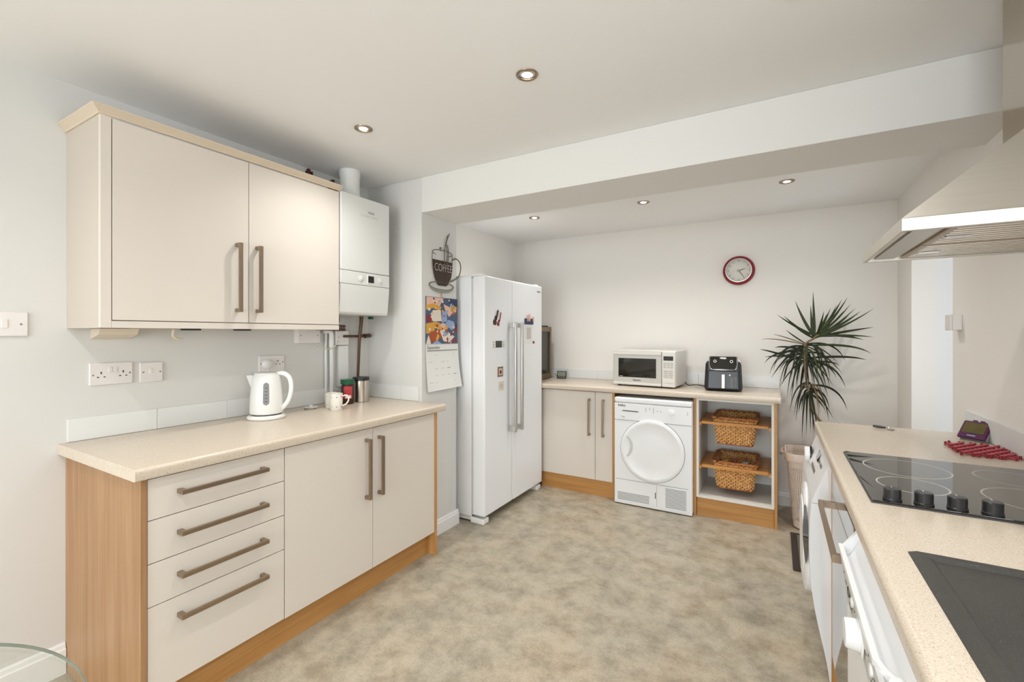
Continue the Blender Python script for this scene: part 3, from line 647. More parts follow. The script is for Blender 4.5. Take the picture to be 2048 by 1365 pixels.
for k in range(46):
    cy_, cz_ = random.uniform(2.272, 2.582), random.uniform(1.285, 1.575); n_ = random.choice((3, 4, 5)); rr_ = random.uniform(0.005, 0.015); a0 = random.uniform(0, 6)
    part('art_patch', MB().prism([(cy_ + rr_ * random.uniform(0.6, 1.2) * math.cos(a0 + 2 * PI * i / n_), cz_ + rr_ * random.uniform(0.6, 1.2) * math.sin(a0 + 2 * PI * i / n_)) for i in range(n_)], 'x', cx_, cx_ + 0.0022 + 0.00005 * k), random.choice(('art_cream', 'art_ochre', 'art_rust', 'art_pink', 'art_blue', 'art_red', 'art_navy', 'art_cream')), t)
part('binding', MB().cyl((cx_ + 0.002, 2.258, 1.274), (cx_ + 0.002, 2.596, 1.274), 0.0022, 8), 'light_grey', t)
vs_, fs = [], []
for k in range(13):
    f_ = k / 12; z = 1.272 - 0.307 * f_; bow = 0.022 * f_ ** 2
    for j in range(5):
        y = 2.256 + 0.345 * j / 4; vs_.append((cx_ + 0.001 + bow * (0.6 + 0.8 * j / 4), y + 0.008 * f_, z + 0.008 * f_ * (j / 4)))
for k in range(12):
    for j in range(4): fs.append((k * 5 + j, k * 5 + j + 1, k * 5 + j + 6, k * 5 + j + 5))
pg = part('month_page', MB().add(vs_, fs, True), 'paper', t)
part('cord_loop', MB().tube([(PX + 0.005, 2.405, 1.588), (PX + 0.005, 2.415, 1.625), (PX + 0.005, 2.425, 1.588)], 0.0022, 6), 'art_ochre', t)
text('month_title', 'September', 0.030, (cx_ + 0.0035, 2.268, 1.252), (0, 1, 0), (0, 0, 1), 'print_grey', t, align='LEFT')
part('title_rule', B(cx_ + 0.003, cx_ + 0.0036, 2.268, 2.59, 1.2295, 1.2345), 'print_grey', t)
random.seed(3)
for row in range(5):
    for c_ in range(5):
        if random.random() < 0.35: continue
        y = 2.285 + 0.062 * c_; z = 1.20 - 0.045 * row; f_ = (1.272 - z) / 0.307; xx = cx_ + 0.0012 + 0.022 * f_ ** 2 * (0.6 + 0.8 * (y - 2.256) / 0.345) + 0.0006
        part('pencil_note', B(xx, xx + 0.0003, y, y + random.uniform(0.012, 0.035), z, z + random.uniform(0.002, 0.004)), 'print_grey' if random.random() < 0.3 else 'faint_print', t)

# ------------------------------------------------------------------ american fridge freezer
FX, F0, F1, FS = -1.76, 2.645, 3.545, 3.034
t = thing('fridge_freezer', 'white side by side fridge freezer with chrome bar handles', 'fridge', (-2.05, 3.1, 0))
part('cabinet', B(AL + 0.02, FX - 0.118, F0 + 0.003, F1 - 0.003, 0.045, 1.752, 0.004), 'appliance_white', t)
part('top_cover', B(FX - 0.3, FX - 0.12, F0 + 0.01, F1 - 0.01, 1.7525, 1.762, 0.002), 'paper', t)
part('hinge_cover', B(FX - 0.15, FX - 0.03, F0 + 0.012, F0 + 0.06, 1.7535, 1.768, 0.004), 'plastic_white', t)
part('hinge_cover', B(FX - 0.15, FX - 0.03, F1 - 0.06, F1 - 0.012, 1.7535, 1.768, 0.004), 'plastic_white', t)
part('gasket', B(FX - 0.1185, FX - 0.105, F0 + 0.012, F1 - 0.012, 0.07, 1.74), 'light_grey', t)
d1 = part('freezer_door', B(FX - 0.104, FX, F0, FS - 0.003, 0.058, 1.753, 0.010, 4), 'appliance_white', t)
d2 = part('fridge_door', B(FX - 0.104, FX, FS + 0.003, F1, 0.058, 1.753, 0.010, 4), 'appliance_white', t)
for d, y in ((d1, 2.985), (d2, 3.085)):
    h_ = part('handle', MB().box(FX + 0.048, FX + 0.066, y - 0.016, y + 0.016, 0.60, 1.432, 0.006, 3), 'satin_silver', d)
    for z in (0.605, 1.39):
        part('handle_mount', B(FX - 0.004, FX + 0.050, y - 0.014, y + 0.014, z, z + 0.038, 0.003), 'satin_silver', d)
part('display_panel', B(FX - 0.003, FX + 0.0012, 2.735, 2.925, 1.235, 1.30, 0.0008), 'plastic_white', d1)
part('display', B(FX + 0.001, FX + 0.002, 2.788, 2.875, 1.243, 1.292), 'dark_glass', d1)
for k in range(3):
    part('button', B(FX + 0.0009, FX + 0.0018, 2.752, 2.772, 1.246 + 0.016 * k, 1.252 + 0.016 * k), 'mid_grey', d1)
    part('button', B(FX + 0.0009, FX + 0.0018, 2.888, 2.908, 1.246 + 0.016 * k, 1.252 + 0.016 * k), 'mid_grey', d1)
part('brand_print', B(FX + 0.0001, FX + 0.0006, 3.448, 3.512, 1.697, 1.707), 'print_grey', d2)
part('kick_plate', B(FX - 0.16, FX - 0.14, F0 + 0.02, F1 - 0.02, 0.012, 0.05), 'dark_gap', t)
part('side_skirt', B(FX - 0.48, FX - 0.12, F0 + 0.012, F0 + 0.02, 0.014, 0.05), 'plastic_white', t)
for y0, y1 in ((F0 + 0.004, F0 + 0.075), (F1 - 0.075, F1 - 0.004)):
    part('foot', B(FX - 0.125, FX - 0.012, y0, y1, 0.0, 0.038, 0.006), 'paper', t)
    part('rear_foot', B(AL + 0.06, AL + 0.12, y0, y1, 0.0, 0.045, 0.004), 'dark_grey', t)

mx = FX + 0.0008
t = thing('guitar_magnet', 'two small dark guitar fridge magnets', 'magnet', (mx, 2.80, 1.42))
def lobes(cs): 
    m = MB()
    for (y, z, r) in cs: m.lathe([(r, 0), (r, 0.004)], (mx, y, z), 14, 'x')
    return m
part('guitar', lobes([(2.776, 1.428, 0.022), (2.790, 1.458, 0.016)]).tube([(mx + 0.0068, 2.795, 1.465), (mx + 0.0068, 2.812, 1.515)], 0.006, 6), 'coffee_brown', t)
part('guitar', lobes([(2.822, 1.415, 0.015), (2.832, 1.436, 0.011)]).tube([(mx + 0.0068, 2.835, 1.44), (mx + 0.0068, 2.852, 1.50)], 0.004, 6), 'clock_red', t)
t = thing('picture_magnet', 'small framed picture magnet on the freezer door', 'magnet', (mx, 2.85, 1.03))
part('backing', B(mx, mx + 0.004, 2.815, 2.887, 1.028, 1.101, 0.001), 'bronze_frame', t); part('picture', B(mx + 0.004, mx + 0.0048, 2.827, 2.875, 1.040, 1.089), 'art_pink', t)
part('figure', MB().lathe([(0.015, 0), (0.012, 0.0006)], (mx + 0.0048, 2.851, 1.062), 16, 'x'), 'coffee_brown', t)
t = thing('card_magnet', 'pale card magnet below the framed magnet', 'magnet', (mx, 2.865, 0.925))
part('card', B(mx, mx + 0.003, 2.83, 2.90, 0.925, 0.992, 0.001), 'cable_cream', t); part('card_print', B(mx + 0.003, mx + 0.0034, 2.845, 2.885, 0.945, 0.975), 'faint_print', t)
t = thing('beach_magnet', 'blue souvenir magnet with raised figures on the fridge door', 'magnet', (mx, 3.30, 1.42))
part('base', B(mx, mx + 0.006, 3.225, 3.372, 1.42, 1.468, 0.001), 'art_navy', t)
for y, h_ in ((3.262, 0.055), (3.292, 0.06), (3.36, 0.04)): part('raised_figure', B(mx + 0.004, mx + 0.010, y, y + 0.02, 1.445, 1.445 + h_, 0.004), 'art_pink', t)
t = thing('paper_note', 'pale paper note held on the fridge door', 'note', (mx, 3.30, 1.25))
part('sheet', B(mx, mx + 0.001, 3.235, 3.365, 1.262, 1.408), 'paper', t); part('shopping_lines', B(mx + 0.001, mx + 0.0013, 3.262, 3.335, 1.30, 1.395), 'faint_print', t)
part('red_magnet', B(mx, mx + 0.007, 3.368, 3.392, 1.262, 1.282, 0.002), 'clock_red', t)

# ------------------------------------------------------------------ back run
YF = 3.598
t = thing('corner_cupboard', 'cream cupboard with one wide and one narrow door by the fridge', 'cupboard', (-1.5, 3.85, 0))
part('carcass', B(-1.80, -1.151, YF + 0.022, YB - 0.02, 0.14, 0.868), 'dark_gap', t)
for (a, b, hx) in ((-1.795, -1.2985, -1.344), (-1.2955, -1.151, -1.224)):
    d = part('door', B(a, b, YF, YF + 0.019, 0.135, 0.861, 0.0012), 'cream', t)
    handle(d, (hx, YF - 0.034, 0.500), (hx, YF - 0.034, 0.804), (0, -0.034, 0))
part('end_panel', B(-1.1495, -1.1315, YF - 0.002, YB - 0.03, 0.0, 0.8695, 0.001), 'oak_edge', t, label='thin oak panel beside the dryer')
solo('plinth', B(-1.80, -1.151, 3.615, 3.632, 0, 0.134, 0.001), 'oak_along_x', 'oak plinth board under the corner cupboard', 'plinth')
solo('plinth', B(-0.510, -0.0135, 3.612, 3.629, 0, 0.134, 0.001), 'oak_along_x', 'oak plinth board under the basket unit', 'plinth')
pw = [(y, z) for y, z in nosing(YB - 0.001, 3.552, 0.870, 0.91)]
wt = thing('worktop', 'beige speckled worktop under the microwave and air fryer', 'worktop', (-1.2, 3.85, 0.87))
part('slab', MB().prism(pw, 'x', AL + 0.002, 0.026, True), 'worktop', wt)

# dryer
t = thing('tumble_dryer', 'white front loading tumble dryer with round door', 'dryer', (-0.82, 3.82, 0))
DX0, DX1, DY = -1.112, -0.533, 3.535
part('cabinet', B(DX0, DX1, DY + 0.02, YB - 0.06, 0.012, 0.822, 0.004), 'appliance_white', t)
part('front_panel', B(DX0, DX1, DY, DY + 0.0195, 0.008, 0.664, 0.003), 'appliance_white', t)
fp = B(DX0, DX1, DY - 0.002, DY + 0.0195, 0.666, 0.800, 0.004, 3); cpn = part('control_panel', fp, 'appliance_white', t)
part('top_cover', B(DX0 - 0.001, DX1 + 0.001, DY - 0.004, YB - 0.06, 0.8015, 0.843, 0.012, 4), 'appliance_white', t)
dr = MB(); dcx, dcz = -0.822, 0.446
part('door_groove', MB().lathe([(0.242, 0), (0.242, 0.0012)], (dcx, DY - 0.0002, dcz), 64, 'y', -1), 'mid_grey', t)
dd = part('door', MB().lathe([(0.2385, 0), (0.2385, 0.006), (0.233, 0.011), (0.212, 0.014), (0.208, 0.0125), (0.12, 0.015), (0.001, 0.0155)], (dcx, DY - 0.0005, dcz), 64, 'y', -1), 'appliance_white', t)
gp = []
for k in range(15): a = R(-46 + 92 * k / 14); gp.append((dcx - 0.255 + 0.115 * math.cos(a), dcz + 0.02 + 0.115 * math.sin(a) * 0.95))
for k in range(15): a = R(46 - 92 * k / 14); gp.append((dcx - 0.262 + 0.098 * math.cos(a) , dcz + 0.02 + 0.115 * math.sin(a) * 0.95))
part('grip_recess', MB().prism(gp, 'y', DY - 0.0165, DY - 0.010), 'light_grey', dd)
part('water_drawer', B(DX0 + 0.012, DX0 + 0.198, DY - 0.004, DY - 0.001, 0.672, 0.796, 0.001), 'appliance_white', cpn)
part('drawer_slot', B(DX0 + 0.066, DX0 + 0.188, DY - 0.0052, DY - 0.0038, 0.736, 0.743), 'dark_grey', cpn)
part('knob', MB().lathe([(0.024, 0), (0.024, 0.003), (0.0195, 0.005), (0.018, 0.016), (0.001, 0.017)], (DX0 + 0.435, DY - 0.002, 0.752), 28, 'y', -1), 'appliance_white', cpn)
for (a, zs_) in ((0.243, (0.768, 0.756, 0.744)), (0.272, (0.772, 0.762)), (0.300, (0.774, 0.762, 0.750, 0.738)), (0.330, (0.752,)), (0.354, (0.750,)), (0.545, (0.760, 0.745))):
    for z in zs_: part('indicator', B(DX0 + a, DX0 + a + 0.006, DY - 0.0026, DY - 0.0018, z, z + 0.005), 'print_grey', cpn)
text('brand_print', 'beko', 0.030, (DX0 + 0.060, DY - 0.0042, 0.782), (1, 0, 0), (0, 0, 1), 'dark_grey', cpn, bold=0.0006)
text('capacity_print', '7 kg', 0.018, (DX0 + 0.066, DY - 0.0042, 0.692), (1, 0, 0), (0, 0, 1), 'print_grey', cpn)
gr = part('lower_flap', B(DX0 + 0.012, DX1 - 0.026, DY - 0.003, DY - 0.0002, 0.028, 0.196, 0.001), 'appliance_white', t)
part('flap_gap', B(DX0 + 0.012, DX1 - 0.026, DY - 0.0012, DY - 0.0001, 0.1965, 0.1995), 'mid_grey', t)
for k in range(14): part('grille_slot', B(DX0 + 0.392, DX0 + 0.540, DY - 0.0036, DY - 0.0028, 0.040 + 0.0105 * k, 0.0445 + 0.0105 * k), 'mid_grey', gr)
for k in range(6): part('grille_slot', B(DX0 + 0.026, DX0 + 0.272, DY - 0.0036, DY - 0.0028, 0.040 + 0.0105 * k, 0.0445 + 0.0105 * k), 'mid_grey', gr)
part('flap_seam', B(DX0 + 0.327, DX0 + 0.3285, DY - 0.0036, DY - 0.0028, 0.03, 0.19), 'print_grey', gr)
part('flap_catch', B(DX0 + 0.315, DX0 + 0.321, DY - 0.0042, DY - 0.0028, 0.09, 0.135), 'dark_grey', gr)
for xx in (DX0 + 0.05, DX1 - 0.05):
    for yy in (DY + 0.06, YB - 0.12): part('foot', MB().lathe([(0.018, 0), (0.018, 0.012)], (xx, yy, 0), 14), 'black', t)

# open basket unit
UX0, UX1 = -0.512, -0.0125
t = thing('basket_unit', 'open white cabinet with oak sides holding two wicker baskets', 'cabinet', (-0.26, 3.86, 0))
part('oak_panel', B(UX0 - 0.0185, UX0 - 0.0005, YF - 0.002, YB - 0.03, 0, 0.8695, 0.001), 'oak_edge', t); part('end_panel', B(UX1 + 0.0005, UX1 + 0.0185, YF - 0.002, YB - 0.018, 0, 0.8695, 0.001), 'oak_edge', t)
part('side', B(UX0, UX0 + 0.016, YF, YB - 0.03, 0.136, 0.868), 'carcass_white', t); part('side', B(UX1 - 0.016, UX1, YF, YB - 0.03, 0.136, 0.868), 'carcass_white', t)
part('bottom', B(UX0 + 0.0165, UX1 - 0.0165, YF, YB - 0.045, 0.136, 0.154), 'carcass_white', t); part('top_rail', B(UX0 + 0.0165, UX1 - 0.0165, YF, YB - 0.045, 0.852, 0.868), 'carcass_white', t)
part('back_panel', B(UX0 + 0.0165, UX1 - 0.0165, YB - 0.044, YB - 0.030, 0.136, 0.868), 'carcass_white', t)
for xx, zz in ((UX0 + 0.06, 0.80), (UX1 - 0.055, 0.80)): part('fixing_cap', MB().lathe([(0.008, 0), (0.006, 0.004)], (xx, YB - 0.0445, zz), 12, 'y', -1), 'mid_grey', t)
for zz in (0.70, 0.378):
    for a, b in ((UX0 + 0.0165, UX0 + 0.032), (UX1 - 0.032, UX1 - 0.0165)): part('runner', B(a, b, YF + 0.012, YB - 0.06, zz - 0.030, zz - 0.009), 'basket_rail', t)

def basket(label, zt, contents):
    t = thing('wicker_basket', label, 'basket', (-0.262, 3.83, zt - 0.17), 0, 'pull out wicker baskets')
    x0, x1, y0, y1 = UX0 + 0.034, UX1 - 0.034, YF + 0.012, YF + 0.44
    fr = MB(); fr.box(x0 + 0.0, x1, y0, y0 + 0.028, zt - 0.020, zt, 0.003); part('front_rail', fr, 'basket_rail', t)
    part('back_rail', B(x0, x1, y1 - 0.025, y1, zt - 0.018, zt, 0.002), 'basket_rail', t)
    part('side_rail', B(x0, x0 + 0.075, y0 + 0.0285, y1 - 0.0255, zt - 0.018, zt - 0.002, 0.002), 'basket_rail', t); part('side_rail', B(x1 - 0.075, x1, y0 + 0.0285, y1 - 0.0255, zt - 0.018, zt - 0.002, 0.002), 'basket_rail', t)
    bx0, bx1, by0, by1 = x0 + 0.078, x1 - 0.078, y0 + 0.032, y1 - 0.030
    def ring(z, inset, ns=(13, 17)):
        X0, X1, Y0, Y1 = bx0 + inset, bx1 - inset, by0 + inset, by1 - inset; r = 0.022; out = []
        def arc(cx, cy, a0):
            for k in range(4): a = a0 + PI / 2 * k / 3; out.append((cx + r * math.cos(a), cy + r * math.sin(a), z, math.cos(a), math.sin(a)))
        nx, ny = ns
        for k in range(1, nx): out.append((X0 + r + (X1 - X0 - 2 * r) * k / nx, Y0, z, 0, -1))
        arc(X1 - r, Y0 + r, -PI / 2)
        for k in range(1, ny): out.append((X1, Y0 + r + (Y1 - Y0 - 2 * r) * k / ny, z, 1, 0))
        arc(X1 - r, Y1 - r, 0)
        for k in range(1, nx): out.append((X1 - r - (X1 - X0 - 2 * r) * k / nx, Y1, z, 0, 1))
        arc(X0 + r, Y1 - r, PI / 2)
        for k in range(1, ny): out.append((X0, Y1 - r - (Y1 - Y0 - 2 * r) * k / ny, z, -1, 0))
        arc(X0 + r, Y0 + r, PI)
        return out
    m = MB(); rows = 15; H = 0.165
    for k in range(rows):
        z = zt - H + 0.012 + (H + 0.02) * k / rows; ins = 0.022 * (1 - k / rows)
        pts = [(x + nx_ * (0.0042 if (i + k) % 2 else -0.0042) , y + ny_ * (0.0042 if (i + k) % 2 else -0.0042), z + random.uniform(-0.0012, 0.0012)) for i, (x, y, z, nx_, ny_) in enumerate(ring(z, ins))]
        m.tube(pts, 0.0058, 6, True)
    part('weave', m, 'wicker', t)
    st = MB()
    for i, (x, y, z, nx_, ny_) in enumerate(ring(zt - H + 0.005, 0.022)):
        q = ring(zt + 0.028, 0.0)[i]; st.tube([(x, y, z), (q[0], q[1], q[2])], 0.0034, 5)
    part('stakes', st, 'wicker_dark', t)
    rm = MB()
    for ph in (0, PI):
        pts = [(x + nx_ * 0.008 * math.cos(i * 1.3 + ph), y + ny_ * 0.008 * math.cos(i * 1.3 + ph), z + 0.005 * math.sin(i * 1.3 + ph)) for i, (x, y, z, nx_, ny_) in enumerate(ring(zt + 0.026, -0.004))]
        rm.tube(pts, 0.0075, 6, True)
    part('braided_rim', rm, 'wicker_dark', t)
    part('base', B(bx0 + 0.03, bx1 - 0.03, by0 + 0.03, by1 - 0.03, zt - H, zt - H + 0.006), 'wicker_dark', t)
    bl = MB().tube([(x, y, z) for x, y, z, a, b in ring(zt - H + 0.004, 0.022)], 0.008, 6, True); part('base_braid', bl, 'wicker_dark', t)
basket('upper wicker basket on an oak pull out frame', 0.70, False)
basket('lower wicker basket on an oak pull out frame', 0.378, True)
for nm, lab, x, y, r_, h_, mt in (('packet', 'yellow green packet in the lower wicker basket', -0.328, 3.755, 0.034, 0.15, 'art_ochre'), ('packet', 'red packet in the lower wicker basket', -0.265, 3.76, 0.026, 0.145, 'label_red'), ('packet', 'clear pale packet in the lower wicker basket', -0.20, 3.755, 0.036, 0.145, 'light_grey')):
    m = MB(); m.lathe([(r_ * 0.7, 0), (r_, 0.01), (r_ * 0.95, h_ * 0.6), (r_ * 0.5, h_), (r_ * 0.7, h_ + 0.03)], (x, y, 0.2195), 9)
    m.v = [(p[0] + 0.004 * math.sin(p[2] * 130), p[1] + 0.003 * math.cos(p[2] * 170 + p[0] * 50), p[2] + (p[0] - x) * 0.25 * (p[2] > 0.25)) for p in m.v]
    solo(nm, m, mt, lab, 'packet', 'packets in the lower basket')

# microwave
t = thing('microwave', 'silver white microwave oven with dark glass door', 'microwave', (-1.192, 3.748, 0.91), R(-4.5))
L = dict(local=True)
MW, MH, MD = 0.510, 0.285, 0.345
part('case', B(0.004, MW, 0.026, MD, 0.014, MH + 0.012, 0.006, 3), 'microwave_white', t, **L)
dw = 0.405
d = part('door', B(0, dw, 0, 0.0255, 0.012, MH + 0.006, 0.008, 3), 'microwave_grey', t, **L)
part('door_top_rail', B(0.001, dw - 0.001, -0.003, 0.004, MH - 0.026, MH + 0.004, 0.006, 3), 'microwave_white', d, **L)
part('door_bottom_rail', B(0.001, dw - 0.001, -0.003, 0.004, 0.013, 0.036, 0.006, 3), 'microwave_white', d, **L)
part('window', B(0.048, 0.362, -0.0012, 0.002, 0.076, 0.232, 0.001), 'dark_glass', d, **L)
text('brand_print', 'Panasonic', 0.017, (0.205, -0.0006, 0.054), (1, 0, 0), (0, 0, 1), 'dark_grey', d, local=True, bold=0.0004)
text('inverter_print', 'Inverter', 0.010, (0.072, -0.0016, 0.084), (1, 0, 0), (0, 0, 1), 'paper', d, local=True)
p_ = part('control_panel', B(dw + 0.002, MW, -0.001, 0.0255, 0.012, MH + 0.006, 0.006, 3), 'microwave_white', t, **L)
part('display', B(dw + 0.016, MW - 0.014, -0.0022, 0.0, 0.222, 0.256), 'dark_glass', p_, **L)
for r_ in range(3):
    for c_ in range(3): part('button', B(dw + 0.016 + 0.027 * c_, dw + 0.037 + 0.027 * c_, -0.0022, 0.0, 0.196 - 0.016 * r_, 0.206 - 0.016 * r_, 0.0006), 'button_grey', p_, **L)
for r_ in range(4):
    for c_ in range(2): part('button', B(dw + 0.016 + 0.042 * c_, dw + 0.052 + 0.038 * c_, -0.0022, 0.0, 0.134 - 0.016 * r_, 0.144 - 0.016 * r_, 0.0006), 'button_grey', p_, **L)
part('door_release', B(dw + 0.016, MW - 0.014, -0.003, 0.0, 0.044, 0.068, 0.001), 'microwave_white', p_, **L)
for a, b in ((0.04, 0.05), (MW - 0.05, 0.05), (0.04, MD - 0.05), (MW - 0.05, MD - 0.05)): part('foot', MB().lathe([(0.014, 0), (0.014, 0.0145)], (a, b, 0.0), 12), 'black', t, **L)
part('power_cord', MB().tube(spline([(MW + 0.0, MD - 0.04, 0.03), (MW + 0.03, MD - 0.05, 0.006), (MW + 0.09, MD - 0.03, 0.012), (MW + 0.14, MD - 0.035, 0.006), (MW + 0.185, MD - 0.0, 0.005)], 6), 0.0035, 8), 'cable_black', t, **L)

# air fryer
t = thing('air_fryer', 'black air fryer with chrome handle', 'air fryer', (-0.345, 3.745, 0.91), R(5))
def taper(w0, w1, y0a, y1a, y0b, y1b, z0, z1, b=0.0):
    m = MB(); m.box(-1, 1, -1, 1, 0, 1)
    m2 = MB(); m2.add([(-w0, y0a, z0), (w0, y0a, z0), (w0, y1a, z0), (-w0, y1a, z0), (-w1, y0b, z1), (w1, y0b, z1), (w1, y1b, z1), (-w1, y1b, z1)], [(0, 3, 2, 1), (4, 5, 6, 7), (0, 1, 5, 4), (1, 2, 6, 5), (2, 3, 7, 6), (3, 0, 4, 7)])
    if b:
        bm = bmesh.new(); vv = [bm.verts.new(p) for p in m2.v]
        for f in m2.f: bm.faces.new([vv[i] for i in f])
        bmesh.ops.bevel(bm, geom=list(bm.edges), offset=b, segments=4, profile=0.5, affect='EDGES'); bm.verts.index_update(); bm.normal_update()
        ar = sorted((f.calc_area() for f in bm.faces), reverse=True)[5] * 0.999
        m2 = MB(); m2.add([v.co[:] for v in bm.verts], [[v.index for v in f.verts] for f in bm.faces], [f.calc_area() < ar for f in bm.faces]); bm.free()
    return m2
part('body', taper(0.133, 0.122, 0.002, 0.30, 0.016, 0.28, 0.006, 0.222, 0.022), 'black', t, **L)
part('top_cap', taper(0.121, 0.112, 0.03, 0.27, 0.04, 0.255, 0.2225, 0.238, 0.006), 'light_grey', t, **L)
part('basket_front', taper(0.112, 0.106, -0.012, 0.05, -0.002, 0.05, 0.016, 0.160, 0.010), 'knob_black', t, **L)
pn = part('control_panel', taper(0.088, 0.092, -0.008, 0.05, 0.018, 0.06, 0.166, 0.262, 0.006), 'dark_glass', t, **L)
tr = [(-0.096, 0.020, 0.262), (-0.094, 0.004, 0.20), (-0.086, -0.006, 0.170), (-0.076, -0.010, 0.163), (0.076, -0.010, 0.163), (0.086, -0.006, 0.170), (0.094, 0.004, 0.20), (0.096, 0.020, 0.262)]
part('chrome_trim', MB().tube(tr, 0.0032, 8), 'chrome', t, **L)
for xx in (-0.056, 0.056): part('touch_ring', MB().tube([(xx + 0.009 * math.cos(2 * PI * k / 20), 0.0045 + 0.0026 * math.sin(2 * PI * k / 20), 0.226 + 0.009 * math.sin(2 * PI * k / 20)) for k in range(20)], 0.0022, 6, True), 'paper', t, **L)
text('brand_print', 'NINJA', 0.016, (0.0, 0.0115, 0.250), (1, 0, 0), (0, 0.27, 0.96), 'paper', t, local=True, bold=0.0012)
part('handle', B(-0.013, 0.013, -0.040, -0.024, 0.026, 0.134, 0.006, 3), 'chrome', t, **L)
part('handle_post', B(-0.008, 0.008, -0.026, -0.006, 0.036, 0.124, 0.002), 'dark_grey', t, **L)
part('badge', MB().lathe([(0.006, 0), (0.006, 0.0008)], (0.045, -0.0095, 0.125), 12, 'y', -1), 'paper', t, **L)
for k, w_ in enumerate((0.014, 0.018, 0.012, 0.018, 0.016, 0.018, 0.014)):
    part('side_print', B(0.050, 0.050 + w_, -0.0122, -0.0095, 0.034 + 0.011 * k, 0.038 + 0.011 * k), 'mid_grey', t, **L)
    part('side_print', B(0.076, 0.076 + w_ * 0.9, -0.0122, -0.0095, 0.034 + 0.012 * k, 0.040 + 0.012 * k), 'print_grey', t, **L)
for a, b in ((-0.09, 0.05), (0.09, 0.05), (-0.09, 0.25), (0.09, 0.25)): part('foot', MB().lathe([(0.012, 0), (0.012, 0.012)], (a, b, 0), 10), 'black', t, **L)

# glass fronted box behind the fridge, little display
t = thing('glass_display_box', 'tall bronze framed glass box in the corner behind the fridge', 'glass box', (-2.1, 3.82, 0.91))
gx0, gx1, gy0, gy1, gz0, gz1 = -2.33, -1.893, 3.60, 4.02, 0.925, 1.405
for a in (gx0, gx1 - 0.03):
    for b in (gy0, gy1 - 0.03): part('post', B(a, a + 0.03, b, b + 0.03, gz0, gz1, 0.002), 'bronze_frame', t)
part('top', B(gx0, gx1, gy0, gy1, gz1, gz1 + 0.004), 'bronze_frame', t); part('base', B(gx0, gx1, gy0, gy1, gz0 - 0.008, gz0), 'bronze_frame', t)
part('top_rail', B(gx1 - 0.028, gx1 - 0.001, gy0 + 0.031, gy1 - 0.031, gz1 - 0.04, gz1 - 0.001), 'bronze_frame', t); part('bottom_rail', B(gx1 - 0.028, gx1 - 0.001, gy0 + 0.031, gy1 - 0.031, gz0 + 0.001, gz0 + 0.04), 'bronze_frame', t)
part('pane', B(gx1 - 0.016, gx1 - 0.012, gy0 + 0.031, gy1 - 0.031, gz0 + 0.041, gz1 - 0.041), 'glass', t)
part('back_sheet', B(gx0 + 0.002, gx0 + 0.008, gy0 + 0.031, gy1 - 0.031, gz0 + 0.001, gz1 - 0.001), 'dark_grey', t)
for b in (gy0 + 0.004, gy1 - 0.010): part('side_sheet', B(gx0 + 0.031, gx1 - 0.031, b, b + 0.006, gz0 + 0.001, gz1 - 0.001), 'bronze_frame', t)
part('lid', B(gx0 + 0.03, gx1 - 0.02, gy0 + 0.03, gy1 - 0.03, gz1 + 0.0045, gz1 + 0.018, 0.004), 'black', t)
part('inner_dish', MB().lathe([(0.06, 0), (0.10, 0.03), (0.095, 0.032), (0.001, 0.01)], (-2.06, 3.80, gz0 + 0.002), 24), 'black', t)
for a in (gx0 + 0.02, gx1 - 0.02):
    for b in (gy0 + 0.02, gy1 - 0.02): part('foot', MB().lathe([(0.012, 0), (0.01, 0.008)], (a, b, 0.9095), 10), 'light_grey', t)
t = thing('energy_display', 'small black energy display with grey screen and buttons', 'display', (-1.795, 4.04, 0.91), R(14))
rot = Matrix.Translation((0, 0, 0.001)) @ Matrix.Rotation(R(-14), 4, 'X')
part('casing', B(-0.046, 0.046, -0.008, 0.008, 0, 0.072, 0.004).xf(rot), 'black', t, **L); part('screen', B(-0.038, 0.038, -0.0088, -0.0075, 0.022, 0.064).xf(rot), 'lcd', t, **L)
for k in range(5): part('button', MB().lathe([(0.0038, 0), (0.003, 0.001)], (-0.032 + 0.016 * k, -0.008, 0.012), 10, 'y', -1).xf(rot), 'light_grey', t, **L)
part('stand', B(-0.02, 0.02, 0.012, 0.040, 0.0005, 0.006), 'black', t, **L); part('lead', MB().tube(spline([(-0.04, 0.02, 0.004), (-0.06, 0.03, 0.03), (-0.075, 0.035, 0.045)], 5), 0.003, 6), 'cable_black', t, **L)

# thin cable cover in the alcove corner
solo('cable_cover', B(-2.285, -2.268, YB - 0.013, YB, 1.012, AZ - 0.012, 0.002), 'warm_paint', 'slim painted cable cover in the alcove corner', 'cable cover')

# ------------------------------------------------------------------ wall clock
t = thing('wall_clock', 'round red wall clock with pale dial', 'clock', (-0.265, YB, 1.74))
kc = (-0.265, YB, 1.86)
part('rim', MB().lathe([(0.117, 0.0), (0.119, 0.012), (0.116, 0.028), (0.107, 0.038), (0.097, 0.040), (0.094, 0.036), (0.093, 0.012)], kc, 56, 'y', -1, caps=False), 'clock_red', t)
part('inner_ring', MB().lathe([(0.0965, 0.036), (0.0965, 0.041), (0.0925, 0.041), (0.0925, 0.014)], kc, 56, 'y', -1, caps=False), 'chrome', t)
part('dial', MB().lathe([(0.0925, 0.010), (0.0925, 0.014)], kc, 48, 'y', -1), 'cream_dial', t)
for k in range(12):
    a = PI / 2 - 2 * PI * (k + 1) / 12
    text('numeral', str(k + 1), 0.021, (kc[0] + 0.076 * math.cos(a), YB - 0.0146, kc[2] + 0.076 * math.sin(a)), (1, 0, 0), (0, 0, 1), 'print_grey', t)
